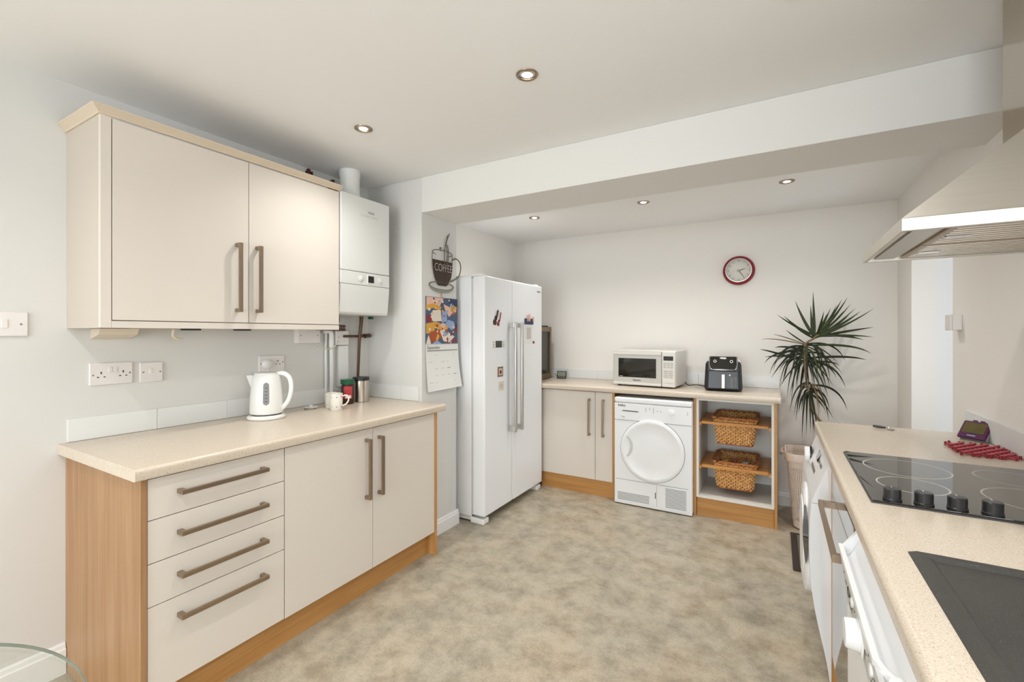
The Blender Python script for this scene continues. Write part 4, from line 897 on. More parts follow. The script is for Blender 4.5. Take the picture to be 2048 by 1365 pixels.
def hand(name, ang, l, w, mt, d_):
    a = R(90 - ang); u = Vector((math.cos(a), 0, math.sin(a))); s_ = Vector((-u.z, 0, u.x)); c = Vector((kc[0], YB - d_, kc[2]))
    q = [c - u * 0.012 - s_ * w, c - u * 0.012 + s_ * w, c + u * l + s_ * w * 0.5, c + u * l - s_ * w * 0.5]
    part(name, MB().add(q + [p + Vector((0, -0.001, 0)) for p in q], [(0, 1, 2, 3), (7, 6, 5, 4), (0, 4, 5, 1), (1, 5, 6, 2), (2, 6, 7, 3), (3, 7, 4, 0)]), mt, t)
hand('hour_hand', 74, 0.048, 0.0035, 'dark_grey', 0.017); hand('minute_hand', 146, 0.068, 0.003, 'dark_grey', 0.019); hand('second_hand', 254, 0.075, 0.001, 'light_grey', 0.021)
part('hub', MB().lathe([(0.005, 0.014), (0.005, 0.024), (0.001, 0.025)], kc, 12, 'y', -1), 'light_grey', t)

# ------------------------------------------------------------------ recessed ceiling spotlights
def downlight(x, y, z, label):
    t = thing('ceiling_spotlight', label, 'spotlight', (x, y, z - 0.006), 0, 'recessed ceiling spotlights')
    part('bezel', MB().lathe([(0.043, 0), (0.042, -0.004), (0.036, -0.006), (0.031, -0.003), (0.030, 0.0)], (x, y, z), 32, caps=False), 'satin_nickel', t)
    part('reflector', MB().lathe([(0.030, -0.0005), (0.021, -0.0025), (0.020, -0.001)], (x, y, z), 28), 'chrome', t)
    part('lamp', MB().lathe([(0.020, -0.0012), (0.018, -0.0035), (0.001, -0.0045)], (x, y, z), 24), 'lamp_glow', t)
    l = bpy.data.lights.new('spot_beam', 'SPOT'); l.energy = 14; l.spot_size = R(140); l.spot_blend = 1.0; l.color = (1.0, 0.98, 0.955); l.shadow_soft_size = 0.03
    o = bpy.data.objects.new('spot_beam', l); o.location = (0, 0, -0.004); COL.objects.link(o); o.parent = t
for k, (x, y, lab) in enumerate(((0.06, 1.55, 'above the hob'), (-1.738, 0.0, 'left, above the glass table'), (-0.831, 0.0, 'straight above the viewer'), (0.06, 0.0, 'above the sink'), (-1.738, -1.6, 'left, behind the viewer'), (-0.831, -1.6, 'middle, behind the viewer'), (0.06, -1.6, 'right, behind the viewer'), (-1.738, -3.2, 'left, by the patio doors'), (-0.831, -3.2, 'middle, by the patio doors'), (0.06, -3.2, 'right, by the patio doors'))):  # unseen spotlights, added to spread the room light more evenly
    downlight(x, y, CZ, 'added unseen ceiling spotlight ' + lab)
downlight(-0.831, 1.545, CZ, 'ceiling spotlight in the middle of the main ceiling')
downlight(-1.738, 1.55, CZ, 'ceiling spotlight in the main ceiling nearest the wall cabinet')
downlight(-1.707, 3.30, AZ, 'alcove ceiling spotlight above the fridge')
downlight(-0.827, 3.305, AZ, 'middle ceiling spotlight of the three in the alcove')
downlight(0.057, 3.30, AZ, 'alcove ceiling spotlight nearest the cooker hood')

# ------------------------------------------------------------------ plant, hamper, mat
t = thing('dragon_plant', 'tall spiky dragon tree in the back corner', 'plant', (0.60, 4.0, 0))
part('pot', MB().lathe([(0.08, 0), (0.09, 0.02), (0.105, 0.24), (0.11, 0.25), (0.10, 0.25), (0.095, 0.22)], (0.60, 4.0, 0), 32), 'pot_terracotta', t)
part('soil', MB().lathe([(0.095, 0), (0.095, 0.01)], (0.60, 4.0, 0.215), 24), 'soil', t)
stp = spline([(0.59, 4.0, 0.22), (0.53, 3.995, 0.50), (0.269, 3.91, 0.721), (0.203, 3.90, 0.923), (0.180, 3.90, 1.10), (0.178, 3.90, 1.255), (0.225, 3.90, 1.305), (0.26, 3.89, 1.34)], 8)
part('stem', MB().tube(stp, [0.010 - 0.003 * k / (len(stp) - 1) for k in range(len(stp))], 10), 'stem_bark', t)
UP = [(0.119, 1.585), (0.227, 1.646), (0.212, 1.549), (0.282, 1.499), (0.436, 1.601), (0.408, 1.59), (0.446, 1.55), (0.471, 1.521), (0.558, 1.511), (0.496, 1.497), (0.576, 1.388), (0.564, 1.322), (0.534, 1.301), (0.005, 1.484), (0.048, 1.471), (0.317, 1.49), (0.375, 1.552), (0.34, 1.53), (0.40, 1.50), (0.44, 1.47)]
LO = [(-0.106, 1.23), (-0.076, 1.175), (-0.076, 1.124), (-0.043, 1.053), (-0.032, 1.007), (0.019, 0.93), (0.066, 0.878), (0.091, 0.872), (0.105, 0.939), (0.537, 1.214), (0.515, 1.17), (0.427, 1.148), (0.395, 1.115), (0.401, 1.06), (0.405, 0.977), (0.356, 0.966), (0.303, 0.919), (0.3, 0.955), (0.263, 0.997), (0.062, 1.374), (0.041, 0.969), (0.229, 0.963), (0.202, 0.994), (0.323, 1.025), (0.026, 1.186), (-0.01, 1.236), (0.14, 1.0), (0.09, 1.03), (0.06, 1.05), (0.12, 0.96), (0.17, 0.98), (0.25, 1.04), (0.29, 1.06), (0.34, 1.09), (0.02, 1.08), (0.0, 1.13), (0.37, 1.14), (0.22, 1.03), (0.10, 1.0), (0.27, 0.94), (0.05, 0.99)]
ST = [(0.433, 0.806), (0.353, 0.735), (0.317, 0.735), (0.263, 0.795), (0.161, 0.782), (0.126, 0.692), (0.161, 0.589), (0.192, 0.593), (0.229, 0.597), (0.14, 0.768), (0.084, 0.78), (0.33, 0.801), (0.209, 0.644), (0.243, 0.615), (0.30, 0.80), (0.11, 0.76), (0.25, 0.66)]
random.seed(11)
def leaf(base, tip, arch, w, mt):
    b, e = Vector(base), Vector(tip); d = e - b; ln = d.length
    c = b + Vector((d.x * 0.6, d.y * 0.6, 0)) + Vector((0, 0, d.z * 0.42 + arch * ln)) if arch < 0.09 else b + Vector((d.x * 0.78, d.y * 0.78, arch * ln * 0.7 + max(0.0, d.z) * 0.5))
    vs_, fs = [], []; NS = 9; side0 = None
    for k in range(NS + 1):
        f_ = k / NS; p = b * (1 - f_) ** 2 + c * 2 * f_ * (1 - f_) + e * f_ * f_
        tg = ((c - b) * (1 - f_) + (e - c) * f_).normalized()
        s_ = tg.cross(Vector((0.15, 1, 0.1))).normalized()
        n_ = s_.cross(tg)
        ww = w * (0.55 + 0.45 * min(1, f_ * 4)) * (1 - max(0, (f_ - 0.35) / 0.65) ** 1.6) + 0.0004
        vs_ += [p + s_ * ww + n_ * ww * 0.35, p, p - s_ * ww + n_ * ww * 0.35]
    for k in range(NS):
        o_ = k * 3; fs += [(o_, o_ + 1, o_ + 4, o_ + 3), (o_ + 1, o_ + 2, o_ + 5, o_ + 4)]
    part('leaf', MB().add(vs_, fs, True), mt, t)
for (x, z) in UP:
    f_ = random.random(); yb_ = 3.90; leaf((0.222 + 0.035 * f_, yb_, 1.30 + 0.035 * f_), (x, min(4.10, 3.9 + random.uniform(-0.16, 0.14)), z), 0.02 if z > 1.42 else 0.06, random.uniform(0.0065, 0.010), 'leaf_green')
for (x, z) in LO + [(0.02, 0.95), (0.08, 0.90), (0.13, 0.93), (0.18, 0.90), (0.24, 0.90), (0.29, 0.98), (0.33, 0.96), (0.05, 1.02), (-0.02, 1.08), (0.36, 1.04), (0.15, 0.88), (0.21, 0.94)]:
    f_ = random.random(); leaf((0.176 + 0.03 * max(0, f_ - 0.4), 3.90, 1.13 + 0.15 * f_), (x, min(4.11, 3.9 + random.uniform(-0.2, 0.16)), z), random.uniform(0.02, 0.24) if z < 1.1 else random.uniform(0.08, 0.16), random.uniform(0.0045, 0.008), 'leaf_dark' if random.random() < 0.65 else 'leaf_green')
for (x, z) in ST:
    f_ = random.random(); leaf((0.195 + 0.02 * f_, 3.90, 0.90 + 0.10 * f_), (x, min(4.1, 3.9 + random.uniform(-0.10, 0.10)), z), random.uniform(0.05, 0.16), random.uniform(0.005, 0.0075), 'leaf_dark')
for (x, z) in ((0.145, 0.90), (0.13, 0.84), (0.30, 0.78), (0.27, 0.76), (0.29, 0.86), (0.26, 0.74), (-0.10, 1.30), (-0.02, 1.34)): leaf((0.20, 3.9, 0.98 if z < 1 else 1.26), (x, 3.9 + random.uniform(-0.08, 0.08), z), 0.2, 0.0035, 'leaf_dry')

t = thing('laundry_hamper', 'beige plastic laundry hamper with woven holes', 'hamper', (0.27, 3.80, 0))
def rr_ring(hx, hy, r, n_per):
    out = []
    for cx0, cy0, a0 in ((hx - r, hy - r, 0), (-hx + r, hy - r, PI / 2), (-hx + r, -hy + r, PI), (hx - r, -hy + r, 3 * PI / 2)):
        for k in range(n_per): a = a0 + PI / 2 * k / (n_per - 1); out.append((cx0 + r * math.cos(a), cy0 + r * math.sin(a)))
    return out
def resample(poly, n):
    P = [Vector((a, b)) for a, b in poly]; P.append(P[0]); ds = [0]
    for i in range(1, len(P)): ds.append(ds[-1] + (P[i] - P[i - 1]).length)
    out = []; j = 0
    for k in range(n):
        s_ = ds[-1] * k / n
        while ds[j + 1] < s_: j += 1
        f_ = (s_ - ds[j]) / max(1e-9, ds[j + 1] - ds[j]); q = P[j].lerp(P[j + 1], f_); out.append((q.x, q.y))
    return out
NU = 112
def hring(z):
    f_ = z / 0.52; hx, hy = 0.170 + 0.045 * f_, 0.128 + 0.030 * f_
    return [(0.272 + a, 3.80 + b, z) for a, b in resample(rr_ring(hx, hy, 0.055 + 0.01 * f_, 8), NU)]
hb = MB()
zr = [0.002, 0.012, 0.035, 0.06]; 
def band(z0, z1):
    a, b = hring(z0), hring(z1); hb.add(a + b, [(i, (i + 1) % NU, NU + (i + 1) % NU, NU + i) for i in range(NU)], True)
band(0.012, 0.06)
rows_ = 34; zb = [0.06 + (0.425 - 0.06) * k / rows_ for k in range(rows_ + 1)]
for k in range(rows_):
    za, zc = zb[k], zb[k + 1]; h_ = zc - za; A0 = hring(za); A1 = hring(za + h_ * 0.22); A2 = hring(zc - h_ * 0.22); A3 = hring(zc)
    hb.add(A0 + A1, [(i, (i + 1) % NU, NU + (i + 1) % NU, NU + i) for i in range(NU)], True); hb.add(A2 + A3, [(i, (i + 1) % NU, NU + (i + 1) % NU, NU + i) for i in range(NU)], True)
    vs_, fs = [], []
    for i in range(NU):
        j = (i + 1) % NU; sh = 0.0 if k % 2 else 0.0
        for P0, P1 in ((A1, A2),):
            a, b = Vector(P0[i]), Vector(P0[j]); c, d = Vector(P1[i]), Vector(P1[j]); o_ = len(vs_)
            wl_, wr_ = 0.48, 0.0
            vs_ += [a, a.lerp(b, wl_), c.lerp(d, wl_), c]; fs.append((o_, o_ + 1, o_ + 2, o_ + 3))
    hb.add(vs_, fs)
band(0.425, 0.472)
part('woven_body', hb, 'hamper_beige', t)
bt = MB(); a = hring(0.012); b = [(0.272 + (p[0] - 0.272) * 0.93, 3.80 + (p[1] - 3.80) * 0.92, 0.0) for p in hring(0.0)]; bt.add(b + a, [(i, (i + 1) % NU, NU + (i + 1) % NU, NU + i) for i in range(NU)] + [tuple(range(NU))], True); part('base', bt, 'hamper_beige', t)
def out(z, k): return [(0.272 + (p[0] - 0.272) * k, 3.80 + (p[1] - 3.80) * k, z) for p in hring(0.5)]
rim = MB(); rings = [out(0.470, 1.0), out(0.468, 1.035), out(0.515, 1.05), out(0.522, 1.035), out(0.520, 1.0), out(0.474, 0.985)]
allv = [p for r_ in rings for p in r_]; fs = [(k * NU + i, k * NU + (i + 1) % NU, ((k + 1) % 6) * NU + (i + 1) % NU, ((k + 1) % 6) * NU + i) for k in range(6) for i in range(NU)]
part('rim', MB().add(allv, fs, True), 'hamper_beige', t)
part('carry_grip', MB().tube(spline([(0.045, 3.74, 0.515), (0.035, 3.75, 0.50), (0.030, 3.80, 0.485), (0.035, 3.85, 0.50), (0.045, 3.86, 0.515)], 5), 0.009, 8), 'hamper_beige', t)

t = thing('floor_mat', 'grey floor mat with dark border by the washing machine', 'mat', (0.39, 3.32, 0))
part('border', B(0.082, 0.70, 3.03, 3.598, 0.0005, 0.006, 0.002), 'mat_dark', t); part('pile', B(0.118, 0.664, 3.066, 3.562, 0.006, 0.008), 'mat_grey', t)

# ------------------------------------------------------------------ right run: worktop, hob, sink, machines
wt = thing('worktop', 'beige speckled worktop with the hob and dark sink', 'worktop', (0.45, 1.4, 0.87))
XE = 0.164
m = MB()
m.prism(nosing(0.30, XE, 0.870, 0.91), 'y', -0.6, 2.708, True)
m.box(0.30, XR - 0.001, 0.66, 2.708, 0.870, 0.91); m.box(0.30, XR - 0.001, -0.6, 0.22, 0.870, 0.91); m.box(0.66, XR - 0.001, 0.22, 0.66, 0.870, 0.91)
part('slab', m, 'worktop', wt)

t = thing('ceramic_hob', 'black ceramic glass hob with four knobs', 'hob', (0.465, 1.76, 0.91))
part('trim_frame', MB().box(0.211, 0.722, 1.475, 2.045, 0.9102, 0.9135, 0.001), 'dark_grey', t)
gl = part('glass_plate', B(0.2145, 0.7185, 1.479, 2.041, 0.9136, 0.9172, 0.0012), 'hob_glass', t)
for (x, y, r_) in ((0.355, 1.875, 0.107), (0.330, 1.672, 0.078), (0.598, 1.895, 0.080), (0.580, 1.672, 0.105)):
    m = MB(); N_ = 56; vs_ = []
    for k in range(N_):
        a = 2 * PI * k / N_
        for rr in (r_ - 0.0022, r_ + 0.0022): vs_.append((x + rr * math.cos(a), y + rr * math.sin(a), 0.91735))
    m.add(vs_, [(2 * k, 2 * k + 1, 2 * ((k + 1) % N_) + 1, 2 * ((k + 1) % N_)) for k in range(N_)]); part('heat_ring', m, 'hob_ring', t)
for x in (0.258, 0.320, 0.382, 0.444):
    kb = part('knob', MB().lathe([(0.020, 0), (0.020, 0.004), (0.0185, 0.005), (0.0185, 0.028), (0.0165, 0.030), (0.001, 0.0302)], (x, 1.505, 0.9173), 28), 'knob_black', t)
    part('pointer', B(x - 0.001, x + 0.001, 1.508, 1.520, 0.9472, 0.9478), 'light_grey', kb)

t = thing('sink', 'dark grey composite sink with drainer', 'sink', (0.45, 0.70, 0.91))
m = MB(); a0, a1, b0, b1 = 0.226, 0.715, 0.20, 1.180
m.add([(a0, b0, 0.9102), (a1, b0, 0.9102), (a1, b1, 0.9102), (a0, b1, 0.9102), (a0 + 0.012, b0 + 0.012, 0.919), (a1 - 0.012, b0 + 0.012, 0.919), (a1 - 0.012, b1 - 0.012, 0.919), (a0 + 0.012, b1 - 0.012, 0.919),
       (a0 + 0.026, b0 + 0.026, 0.919), (a1 - 0.026, b0 + 0.026, 0.919), (a1 - 0.026, b1 - 0.026, 0.919), (a0 + 0.026, b1 - 0.026, 0.919), (a0 + 0.034, b0 + 0.034, 0.912), (a1 - 0.034, b0 + 0.034, 0.912), (a1 - 0.034, b1 - 0.034, 0.912), (a0 + 0.034, b1 - 0.034, 0.912)],
      [(i, (i + 1) % 4, 4 + (i + 1) % 4, 4 + i) for i in range(4)] + [(4 + i, 4 + (i + 1) % 4, 8 + (i + 1) % 4, 8 + i) for i in range(4)] + [(8 + i, 8 + (i + 1) % 4, 12 + (i + 1) % 4, 12 + i) for i in range(4)])
part('rim', m, 'granite', t)
part('drainer', B(a0 + 0.030, a1 - 0.030, 0.66, b1 - 0.030, 0.9104, 0.9128), 'granite', t)
for k in range(7): part('drainer_rib', B(a0 + 0.10 + 0.045 * k, a0 + 0.106 + 0.045 * k, 0.70, 1.0, 0.9128, 0.9138), 'granite', t)
bw = MB(); bw.add([(0.31, 0.235, 0.9125), (0.65, 0.235, 0.9125), (0.65, 0.655, 0.9125), (0.31, 0.655, 0.9125), (0.33, 0.255, 0.75), (0.63, 0.255, 0.75), (0.63, 0.635, 0.75), (0.33, 0.635, 0.75)], [(0, 1, 5, 4), (1, 2, 6, 5), (2, 3, 7, 6), (3, 0, 4, 7), (4, 5, 6, 7)]); part('bowl', bw, 'granite', t)
part('bowl_surround', MB().box(a0 + 0.030, 0.31, 0.235, 0.66, 0.9104, 0.9126).box(0.65, a1 - 0.03, 0.235, 0.66, 0.9104, 0.9126), 'granite', t)

# washing machine
t = thing('washing_machine', 'white washing machine at the far end of the hob run', 'washing machine', (0.45, 2.40, 0))
part('cabinet', B(0.205, 0.715, 2.100, 2.698, 0.014, 0.852, 0.003), 'appliance_white', t)
wf = [(0.204, 0.012), (0.176, 0.012), (0.171, 0.06), (0.158, 0.13), (0.143, 0.20), (0.128, 0.28), (0.117, 0.36), (0.112, 0.44), (0.110, 0.52), (0.112, 0.62), (0.117, 0.69), (0.204, 0.69)]
fr = part('front_panel', MB().prism(wf, 'y', 2.100, 2.698, True), 'appliance_white', t)
cpn = part('control_panel', MB().prism([(0.204, 0.6915), (0.117, 0.6915), (0.120, 0.705), (0.168, 0.835), (0.176, 0.848), (0.204, 0.852)], 'y', 2.100, 2.698), 'appliance_white', t)
wc = (0.114, 2.400, 0.455)
dd = part('door', MB().lathe([(0.225, -0.03), (0.224, 0.004), (0.216, 0.010), (0.195, 0.014), (0.165, 0.015)], wc, 56, 'x', -1), 'appliance_white', t)
vs_, fs = [], []
for k in range(21):
    a = R(128 + 62 * k / 20); w0 = 0.5 * math.sin(PI * k / 20) ** 0.8
    for f_ in (0.5 - w0, 0.5 + w0): vs_.append((wc[0] - (0.0035 + 0.0165 * f_), wc[1] + (0.262 - 0.072 * f_) * math.cos(a), wc[2] + (0.262 - 0.072 * f_) * math.sin(a)))
for k in range(20): fs.append((2 * k, 2 * k + 1, 2 * k + 3, 2 * k + 2))
part('door_grip', MB().add(vs_, fs, True), 'dark_glass', dd)
part('door_disc', MB().lathe([(0.170, 0.010), (0.168, 0.018), (0.10, 0.020), (0.001, 0.0205)], wc, 56, 'x', -1), 'appliance_white', dd)
kb = part('programme_knob', MB().lathe([(0.036, 0), (0.036, 0.010)], (0.147, 2.585, 0.772), 28, 'x', -1), 'dark_glass', cpn)
part('knob_cap', MB().lathe([(0.034, 0.010), (0.034, 0.026), (0.030, 0.030), (0.001, 0.031)], (0.147, 2.585, 0.772), 28, 'x', -1), 'appliance_white', cpn)
def tilt_box(y0, y1, z0, z1, mt, nm, e=0.0015):
    xf_ = lambda z: 0.120 + (z - 0.705) * (0.048 / 0.130)
    part(nm, MB().add([(xf_(z0) - e, y0, z0), (xf_(z0) - e, y1, z0), (xf_(z1) - e, y1, z1), (xf_(z1) - e, y0, z1), (xf_(z0) + 0.002, y0, z0), (xf_(z0) + 0.002, y1, z0), (xf_(z1) + 0.002, y1, z1), (xf_(z1) + 0.002, y0, z1)], [(0, 1, 2, 3), (7, 6, 5, 4), (0, 4, 5, 1), (1, 5, 6, 2), (2, 6, 7, 3), (3, 7, 4, 0)]), mt, cpn)
tilt_box(2.33, 2.43, 0.795, 0.828, 'dark_glass', 'display'); tilt_box(2.28, 2.325, 0.800, 0.812, 'print_grey', 'button'); tilt_box(2.20, 2.26, 0.800, 0.812, 'print_grey', 'button')
tilt_box(2.30, 2.46, 0.752, 0.766, 'print_grey', 'button_row'); tilt_box(2.46, 2.54, 0.742, 0.748, 'light_grey', 'print_line')
for yy in (2.13, 2.66):
    for xx in (0.24, 0.68): part('foot', MB().lathe([(0.018, 0), (0.018, 0.014)], (xx, yy, 0), 12), 'black', t)
solo('filler_panel', B(0.1795, 0.715, 2.070, 2.088, 0, 0.8695, 0.001), 'oak_edge', 'oak panel between the washing machine and oven', 'panel')

# built under oven
t = thing('oven', 'built under black glass oven with a bar handle', 'oven', (0.45, 1.765, 0))
part('body', B(0.203, 0.715, 1.468, 2.064, 0.10, 0.868), 'dark_gap', t)
part('control_panel', B(0.180, 0.2025, 1.468, 2.064, 0.748, 0.866, 0.002), 'oven_glass', t)
d = part('door', B(0.180, 0.2025, 1.468, 2.064, 0.142, 0.744, 0.002), 'oven_glass', t)
handle(d, (0.138, 1.52, 0.728), (0.138, 2.00, 0.728), (-0.042, 0, 0), th=0.012, w=0.022)
part('panel_seam', B(0.1797, 0.1802, 1.468, 2.064, 0.7445, 0.7475), 'chrome', t)
part('plinth_strip', B(0.23, 0.25, 1.468, 2.064, 0, 0.10), 'oak_along_y', t)
solo('filler_panel', B(0.1795, 0.715, 1.446, 1.464, 0, 0.8695, 0.001), 'oak_edge', 'oak panel between the oven and dishwasher', 'panel')

# dishwasher
t = thing('dishwasher', 'white dishwasher with a scooped door top and round knob', 'dishwasher', (0.45, 1.14, 0))
y0, y1 = 0.842, 1.442
part('tub', B(0.206, 0.715, y0, y1, 0.02, 0.866), 'appliance_white', t)
d = part('door', MB().prism([(0.205, 0.10), (0.160, 0.10), (0.158, 0.655), (0.205, 0.655)], 'y', y0, y1), 'appliance_white', t)
sc = [(0.205, 0.658), (0.160, 0.658), (0.156, 0.668), (0.140, 0.795), (0.148, 0.795), (0.151, 0.783), (0.156, 0.779), (0.162, 0.783), (0.170, 0.797), (0.178, 0.818), (0.186, 0.842), (0.192, 0.864), (0.205, 0.866)]
cpn = part('control_panel', MB().prism(sc, 'y', y0, 1.425), 'light_grey', t)
sc2 = [(0.151, 0.7835), (0.156, 0.7795), (0.162, 0.7835), (0.170, 0.7975), (0.178, 0.8185), (0.186, 0.8425), (0.192, 0.8645)]
v1 = [(x - 0.0012, y0, z + 0.0006) for x, z in sc2]; v2 = [(x - 0.0012, 1.425, z + 0.0006) for x, z in sc2]; n = len(sc2)
part('scoop', MB().add(v1 + v2, [(i, i + 1, n + i + 1, n + i) for i in range(n - 1)], True), 'appliance_white', t)
part('scoop_end', MB().prism([(0.205, 0.658), (0.160, 0.658), (0.142, 0.793), (0.150, 0.806), (0.160, 0.82), (0.175, 0.842), (0.192, 0.866), (0.205, 0.866)], 'y', 1.4255, y1), 'appliance_white', t)
rp = [(0.1385, 1.442), (0.1385, 0.96), (0.146, 0.935), (0.158, 0.915), (0.160, y0)]
rv = []
for (x, y) in rp: rv += [(x, y, 0.792), (x + 0.010, y, 0.792), (x + 0.010, y, 0.803), (x, y, 0.803)]
fs = [(0, 1, 2, 3), tuple(4 * (len(rp) - 1) + i for i in range(4))] + [(4 * k + i, 4 * k + (i + 1) % 4, 4 * k + 4 + (i + 1) % 4, 4 * k + 4 + i) for k in range(len(rp) - 1) for i in range(4)]
part('top_rim', MB().add(rv, fs), 'appliance_white', t)
part('scoop_boss', MB().lathe([(0.022, 0), (0.021, 0.006), (0.012, 0.009), (0.001, 0.0095)], (0.172, 0.90, 0.800), 28), 'appliance_white', t)
def cxp(z): return 0.156 - 0.016 * (z - 0.668) / 0.127
part('knob_plate', MB().lathe([(0.040, 0), (0.038, 0.003)], (cxp(0.73), 1.155, 0.73), 28, 'x', -1), 'appliance_white', cpn)
part('knob', MB().lathe([(0.030, 0.003), (0.028, 0.024), (0.026, 0.027), (0.001, 0.0275)], (cxp(0.73), 1.155, 0.73), 28, 'x', -1), 'appliance_white', cpn)
for y, z in ((1.235, 0.755), (1.005, 0.755)): part('button', MB().lathe([(0.011, 0), (0.010, 0.004), (0.001, 0.005)], (cxp(z), y, z), 18, 'x', -1), 'appliance_white', cpn)
part('power_mark', MB().tube([(cxp(0.745) - 0.0012, 1.305 + 0.018 * math.cos(2 * PI * k / 20), 0.745 + 0.010 * math.sin(2 * PI * k / 20)) for k in range(20)], 0.0012, 5, True), 'dark_grey', cpn)
text('start_print', 'Start', 0.024, (cxp(0.725) - 0.0014, 1.285, 0.725), (0, -1, 0), (0.12, 0, 0.99), 'dark_grey', cpn, 0.0003)
for y, z, l_ in ((1.255, 0.745, 0.012), (1.225, 0.742, 0.006), (1.095, 0.735, 0.016), (1.030, 0.765, 0.004), (1.03, 0.735, 0.02), (1.055, 0.705, 0.06), (0.985, 0.75, 0.012), (1.385, 0.755, 0.008), (1.37, 0.74, 0.02)):
    part('mark', B(cxp(z) - 0.0014, cxp(z) + 0.001, y - l_, y, z, z + 0.0035), 'print_grey', cpn)
part('panel_seam', B(0.1575, 0.160, y0 + 0.01, 1.20, 0.656, 0.6575), 'paper', t)
part('base_strip', B(0.22, 0.24, y0, y1, 0.0, 0.098), 'appliance_white', t)
# unit under the sink, towards the camera
t = thing('sink_cupboard', 'cream base cupboard under the dark sink', 'cupboard', (0.45, 0.12, 0))
part('carcass', MB().box(0.205, 0.715, -0.59, 0.20, 0.14, 0.868).box(0.205, 0.715, 0.20, 0.83, 0.14, 0.72), 'carcass_white', t)
for a, b in ((-0.585, 0.118), (0.122, 0.828)): part('door', B(0.184, 0.203, a, b, 0.14, 0.862, 0.0012), 'cream', t)
part('plinth_strip', B(0.23, 0.25, -0.59, 0.828, 0, 0.1395), 'oak_along_y', t)

# ------------------------------------------------------------------ small things on the right worktop
t = thing('kitchen_timer', 'purple kitchen timer with small screen leaning by the tiles', 'timer', (0.680, 2.525, 0.912), R(-44))
rot = Matrix.Translation((0, 0.0, 0.006)) @ Matrix.Rotation(R(-38), 4, 'X')
part('casing', B(-0.046, 0.046, -0.006, 0.006, 0, 0.082, 0.005, 3).xf(rot), 'purple', t, **L); part('back_shell', B(-0.044, 0.047, 0.0062, 0.032, 0.001, 0.081, 0.006, 3).xf(rot), 'timer_grey', t, **L)
part('screen', B(-0.036, 0.036, -0.0072, -0.0055, 0.024, 0.072, 0.0008).xf(rot), 'lcd_amber', t, **L)
for xx in (-0.012, 0.012): part('button', B(xx - 0.007, xx + 0.007, -0.004, 0.008, 0.0815, 0.088, 0.002).xf(rot), 'purple', t, **L)
part('brand_bar', B(-0.014, 0.014, -0.0070, -0.0055, 0.010, 0.015).xf(rot), 'dot_blue', t, **L)
part('stand', B(-0.03, 0.03, 0.052, 0.058, -0.0005, 0.045, 0.002), 'mid_grey', t, **L)

t = thing('trivet', 'red folding lattice trivet beside the hob', 'trivet', (0.645, 2.27, 0.91))
def bar(p, q, z):
    m = MB(); d = (q - p).normalized(); s_ = Vector((-d.y, d.x, 0)) * 0.0045; vv = [p - s_, p + s_, q + s_, q - s_]
    m.add([(a.x, a.y, z) for a in vv] + [(a.x, a.y, z + 0.0048) for a in vv], [(3, 2, 1, 0), (4, 5, 6, 7), (0, 1, 5, 4), (1, 2, 6, 5), (2, 3, 7, 6), (3, 0, 4, 7)]); return m
tx0, tx1, ty0, ty1 = 0.572, 0.726, 2.205, 2.415
def clip(p, d):
    lo, hi = -1.0, 1.0
    for c_, dd_, a, b in ((p.x, d.x, tx0, tx1), (p.y, d.y, ty0, ty1)):
        e0, e1 = (a - c_) / dd_, (b - c_) / dd_; lo = max(lo, min(e0, e1)); hi = min(hi, max(e0, e1))
    return (p + d * lo, p + d * hi) if hi - lo > 0.05 else None
for dr_, z in ((Vector((0.50, -0.866, 0)), 0.9125), (Vector((0.62, 0.785, 0)), 0.9175)):
    nv = Vector((-dr_.y, dr_.x, 0))
    for k in range(-5, 6):
        cc_ = clip(Vector((0.649, 2.31, 0)) + nv * 0.027 * k, dr_)
        if cc_:
            part('bar', bar(cc_[0], cc_[1], z), 'red_silicone', t)
            for p in cc_: part('rivet', MB().lathe([(0.0042, 0), (0.0042, 0.0125), (0.002, 0.0135)], (p.x, p.y, 0.9102), 10), 'clock_red', t)

t = thing('peeler', 'small metal peeler on the worktop behind the hob', 'peeler', (0.42, 2.64, 0.91))
part('grip', MB().tube([(0.388, 2.660, 0.918), (0.405, 2.650, 0.9175), (0.428, 2.640, 0.917)], [0.005, 0.0062, 0.0045], 8), 'dark_grey', t)
part('head', MB().tube(spline([(0.428, 2.640, 0.917), (0.438, 2.650, 0.9165), (0.452, 2.640, 0.9155), (0.455, 2.622, 0.915), (0.442, 2.616, 0.9155), (0.432, 2.628, 0.916)], 4), 0.0035, 8), 'chrome', t)
part('blade', B(0.436, 0.452, 2.618, 2.645, 0.9135, 0.9145), 'chrome', t)

t = thing('light_switch', 'white surface switch box on the right wall', 'switch', (XR, 2.885, 1.36))
part('back_box', B(XR - 0.034, XR, 2.852, 2.922, 1.362, 1.432, 0.003), 'socket_white', t)
part('face_plate', B(XR - 0.043, XR - 0.0345, 2.850, 2.924, 1.360, 1.434, 0.003, 3), 'socket_white', t); part('rocker', B(XR - 0.046, XR - 0.0425, 2.880, 2.894, 1.386, 1.408, 0.001), 'socket_white', t)

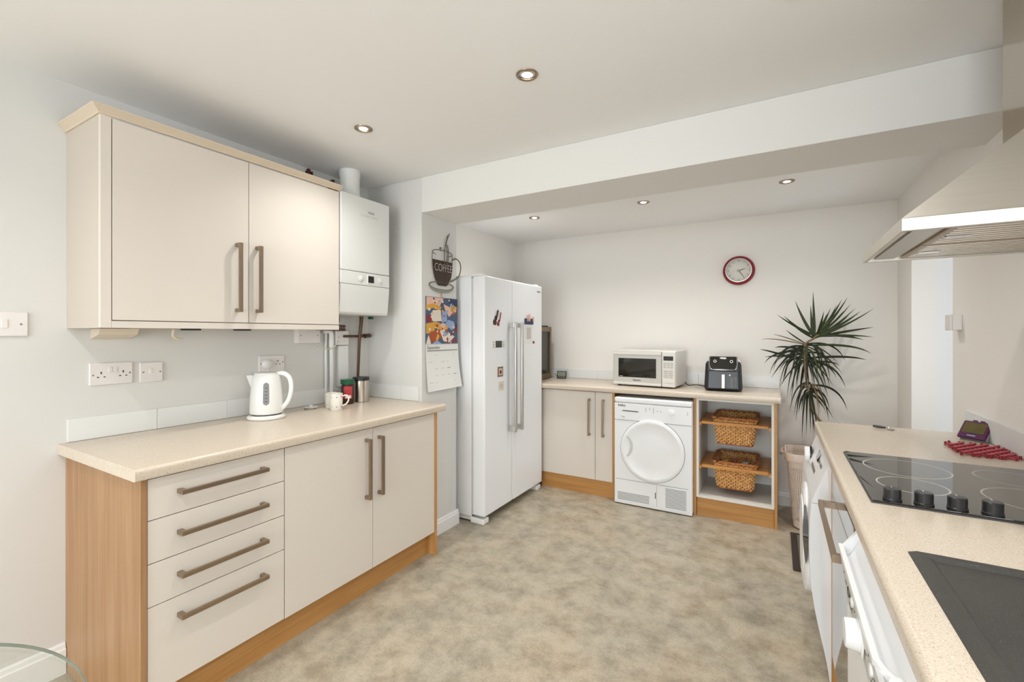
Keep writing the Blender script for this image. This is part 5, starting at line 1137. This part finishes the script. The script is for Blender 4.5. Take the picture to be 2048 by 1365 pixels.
# ------------------------------------------------------------------ cooker hood
t = thing('cooker_hood', 'stainless steel chimney cooker hood over the hob', 'cooker hood', (0.5, 1.765, 1.60))
hx0, hx1, hy0, hy1, hz0, hz1 = 0.270, XR - 0.001, 1.468, 2.062, 1.600, 1.633
part('rim', MB().box(hx0, hx1, hy0, hy0 + 0.012, hz0, hz1, 0.002).box(hx0, hx1, hy1 - 0.012, hy1, hz0, hz1, 0.002).box(hx0, hx0 + 0.012, hy0 + 0.012, hy1 - 0.012, hz0, hz1, 0.001), 'steel', t)
fx0, fy0, fy1, fz = 0.572, 1.655, 1.875, 1.89
A = [(hx0 + 0.001, hy0 + 0.001, hz1), (hx1, hy0 + 0.001, hz1), (hx1, hy1 - 0.001, hz1), (hx0 + 0.001, hy1 - 0.001, hz1)]; Bq = [(fx0, fy0, fz), (hx1, fy0, fz), (hx1, fy1, fz), (fx0, fy1, fz)]
part('canopy', MB().add(A + Bq, [(i, (i + 1) % 4, 4 + (i + 1) % 4, 4 + i) for i in range(4)] + [(4, 5, 6, 7)]), 'steel', t)
part('chimney', B(fx0 + 0.001, hx1, fy0 + 0.001, fy1 - 0.001, fz + 0.0005, CZ - 0.0015, 0.002), 'flue_steel', t)
part('underside', B(hx0 + 0.0125, hx1 - 0.002, hy0 + 0.0125, hy1 - 0.0125, hz0 + 0.012, hz0 + 0.016), 'steel', t)
part('light_strip', B(hx0 + 0.03, hx0 + 0.085, hy0 + 0.03, hy1 - 0.03, hz0 + 0.006, hz0 + 0.0118, 0.001), 'light_grey', t)
for a, b in ((hy0 + 0.03, (hy0 + hy1) / 2 - 0.004), ((hy0 + hy1) / 2 + 0.004, hy1 - 0.03)):
    f_ = part('grease_filter', B(hx0 + 0.10, hx1 - 0.04, a, b, hz0 + 0.004, hz0 + 0.0118, 0.002), 'satin_nickel', t)
    for k in range(8): part('filter_rib', B(hx0 + 0.115, hx1 - 0.055, a + 0.016 + 0.03 * k, a + 0.020 + 0.03 * k, hz0 + 0.0025, hz0 + 0.0042), 'steel', f_)
    part('filter_latch', B(hx0 + 0.12, hx0 + 0.17, (a + b) / 2 - 0.02, (a + b) / 2 + 0.02, hz0 + 0.0005, hz0 + 0.0024, 0.0008), 'chrome', f_)

# ------------------------------------------------------------------ round glass table in the left foreground
t = thing('glass_table', 'round clear glass table at the lower left corner', 'table', (-1.11, -0.115, 0))
tx, ty, tr_ = -1.11, -0.115, 0.432
part('glass_top', MB().lathe([(tr_ - 0.002, 0), (tr_, 0.002), (tr_, 0.008), (tr_ - 0.002, 0.010)], (tx, ty, 0.730), 96), 'glass', t)
part('polished_edge', MB().lathe([(tr_ + 0.0004, 0.0015), (tr_ + 0.0014, 0.002), (tr_ + 0.0014, 0.008), (tr_ + 0.0004, 0.0085)], (tx, ty, 0.730), 96, caps=False), 'glass_edge', t)
part('column', MB().lathe([(0.035, 0), (0.035, 0.70)], (tx, ty, 0.022), 28), 'chrome', t); part('base_plate', MB().lathe([(0.24, 0), (0.24, 0.010), (0.22, 0.018), (0.04, 0.022)], (tx, ty, 0.0), 48), 'chrome', t)
part('top_flange', MB().lathe([(0.09, 0), (0.09, 0.007)], (tx, ty, 0.7225), 28), 'chrome', t)
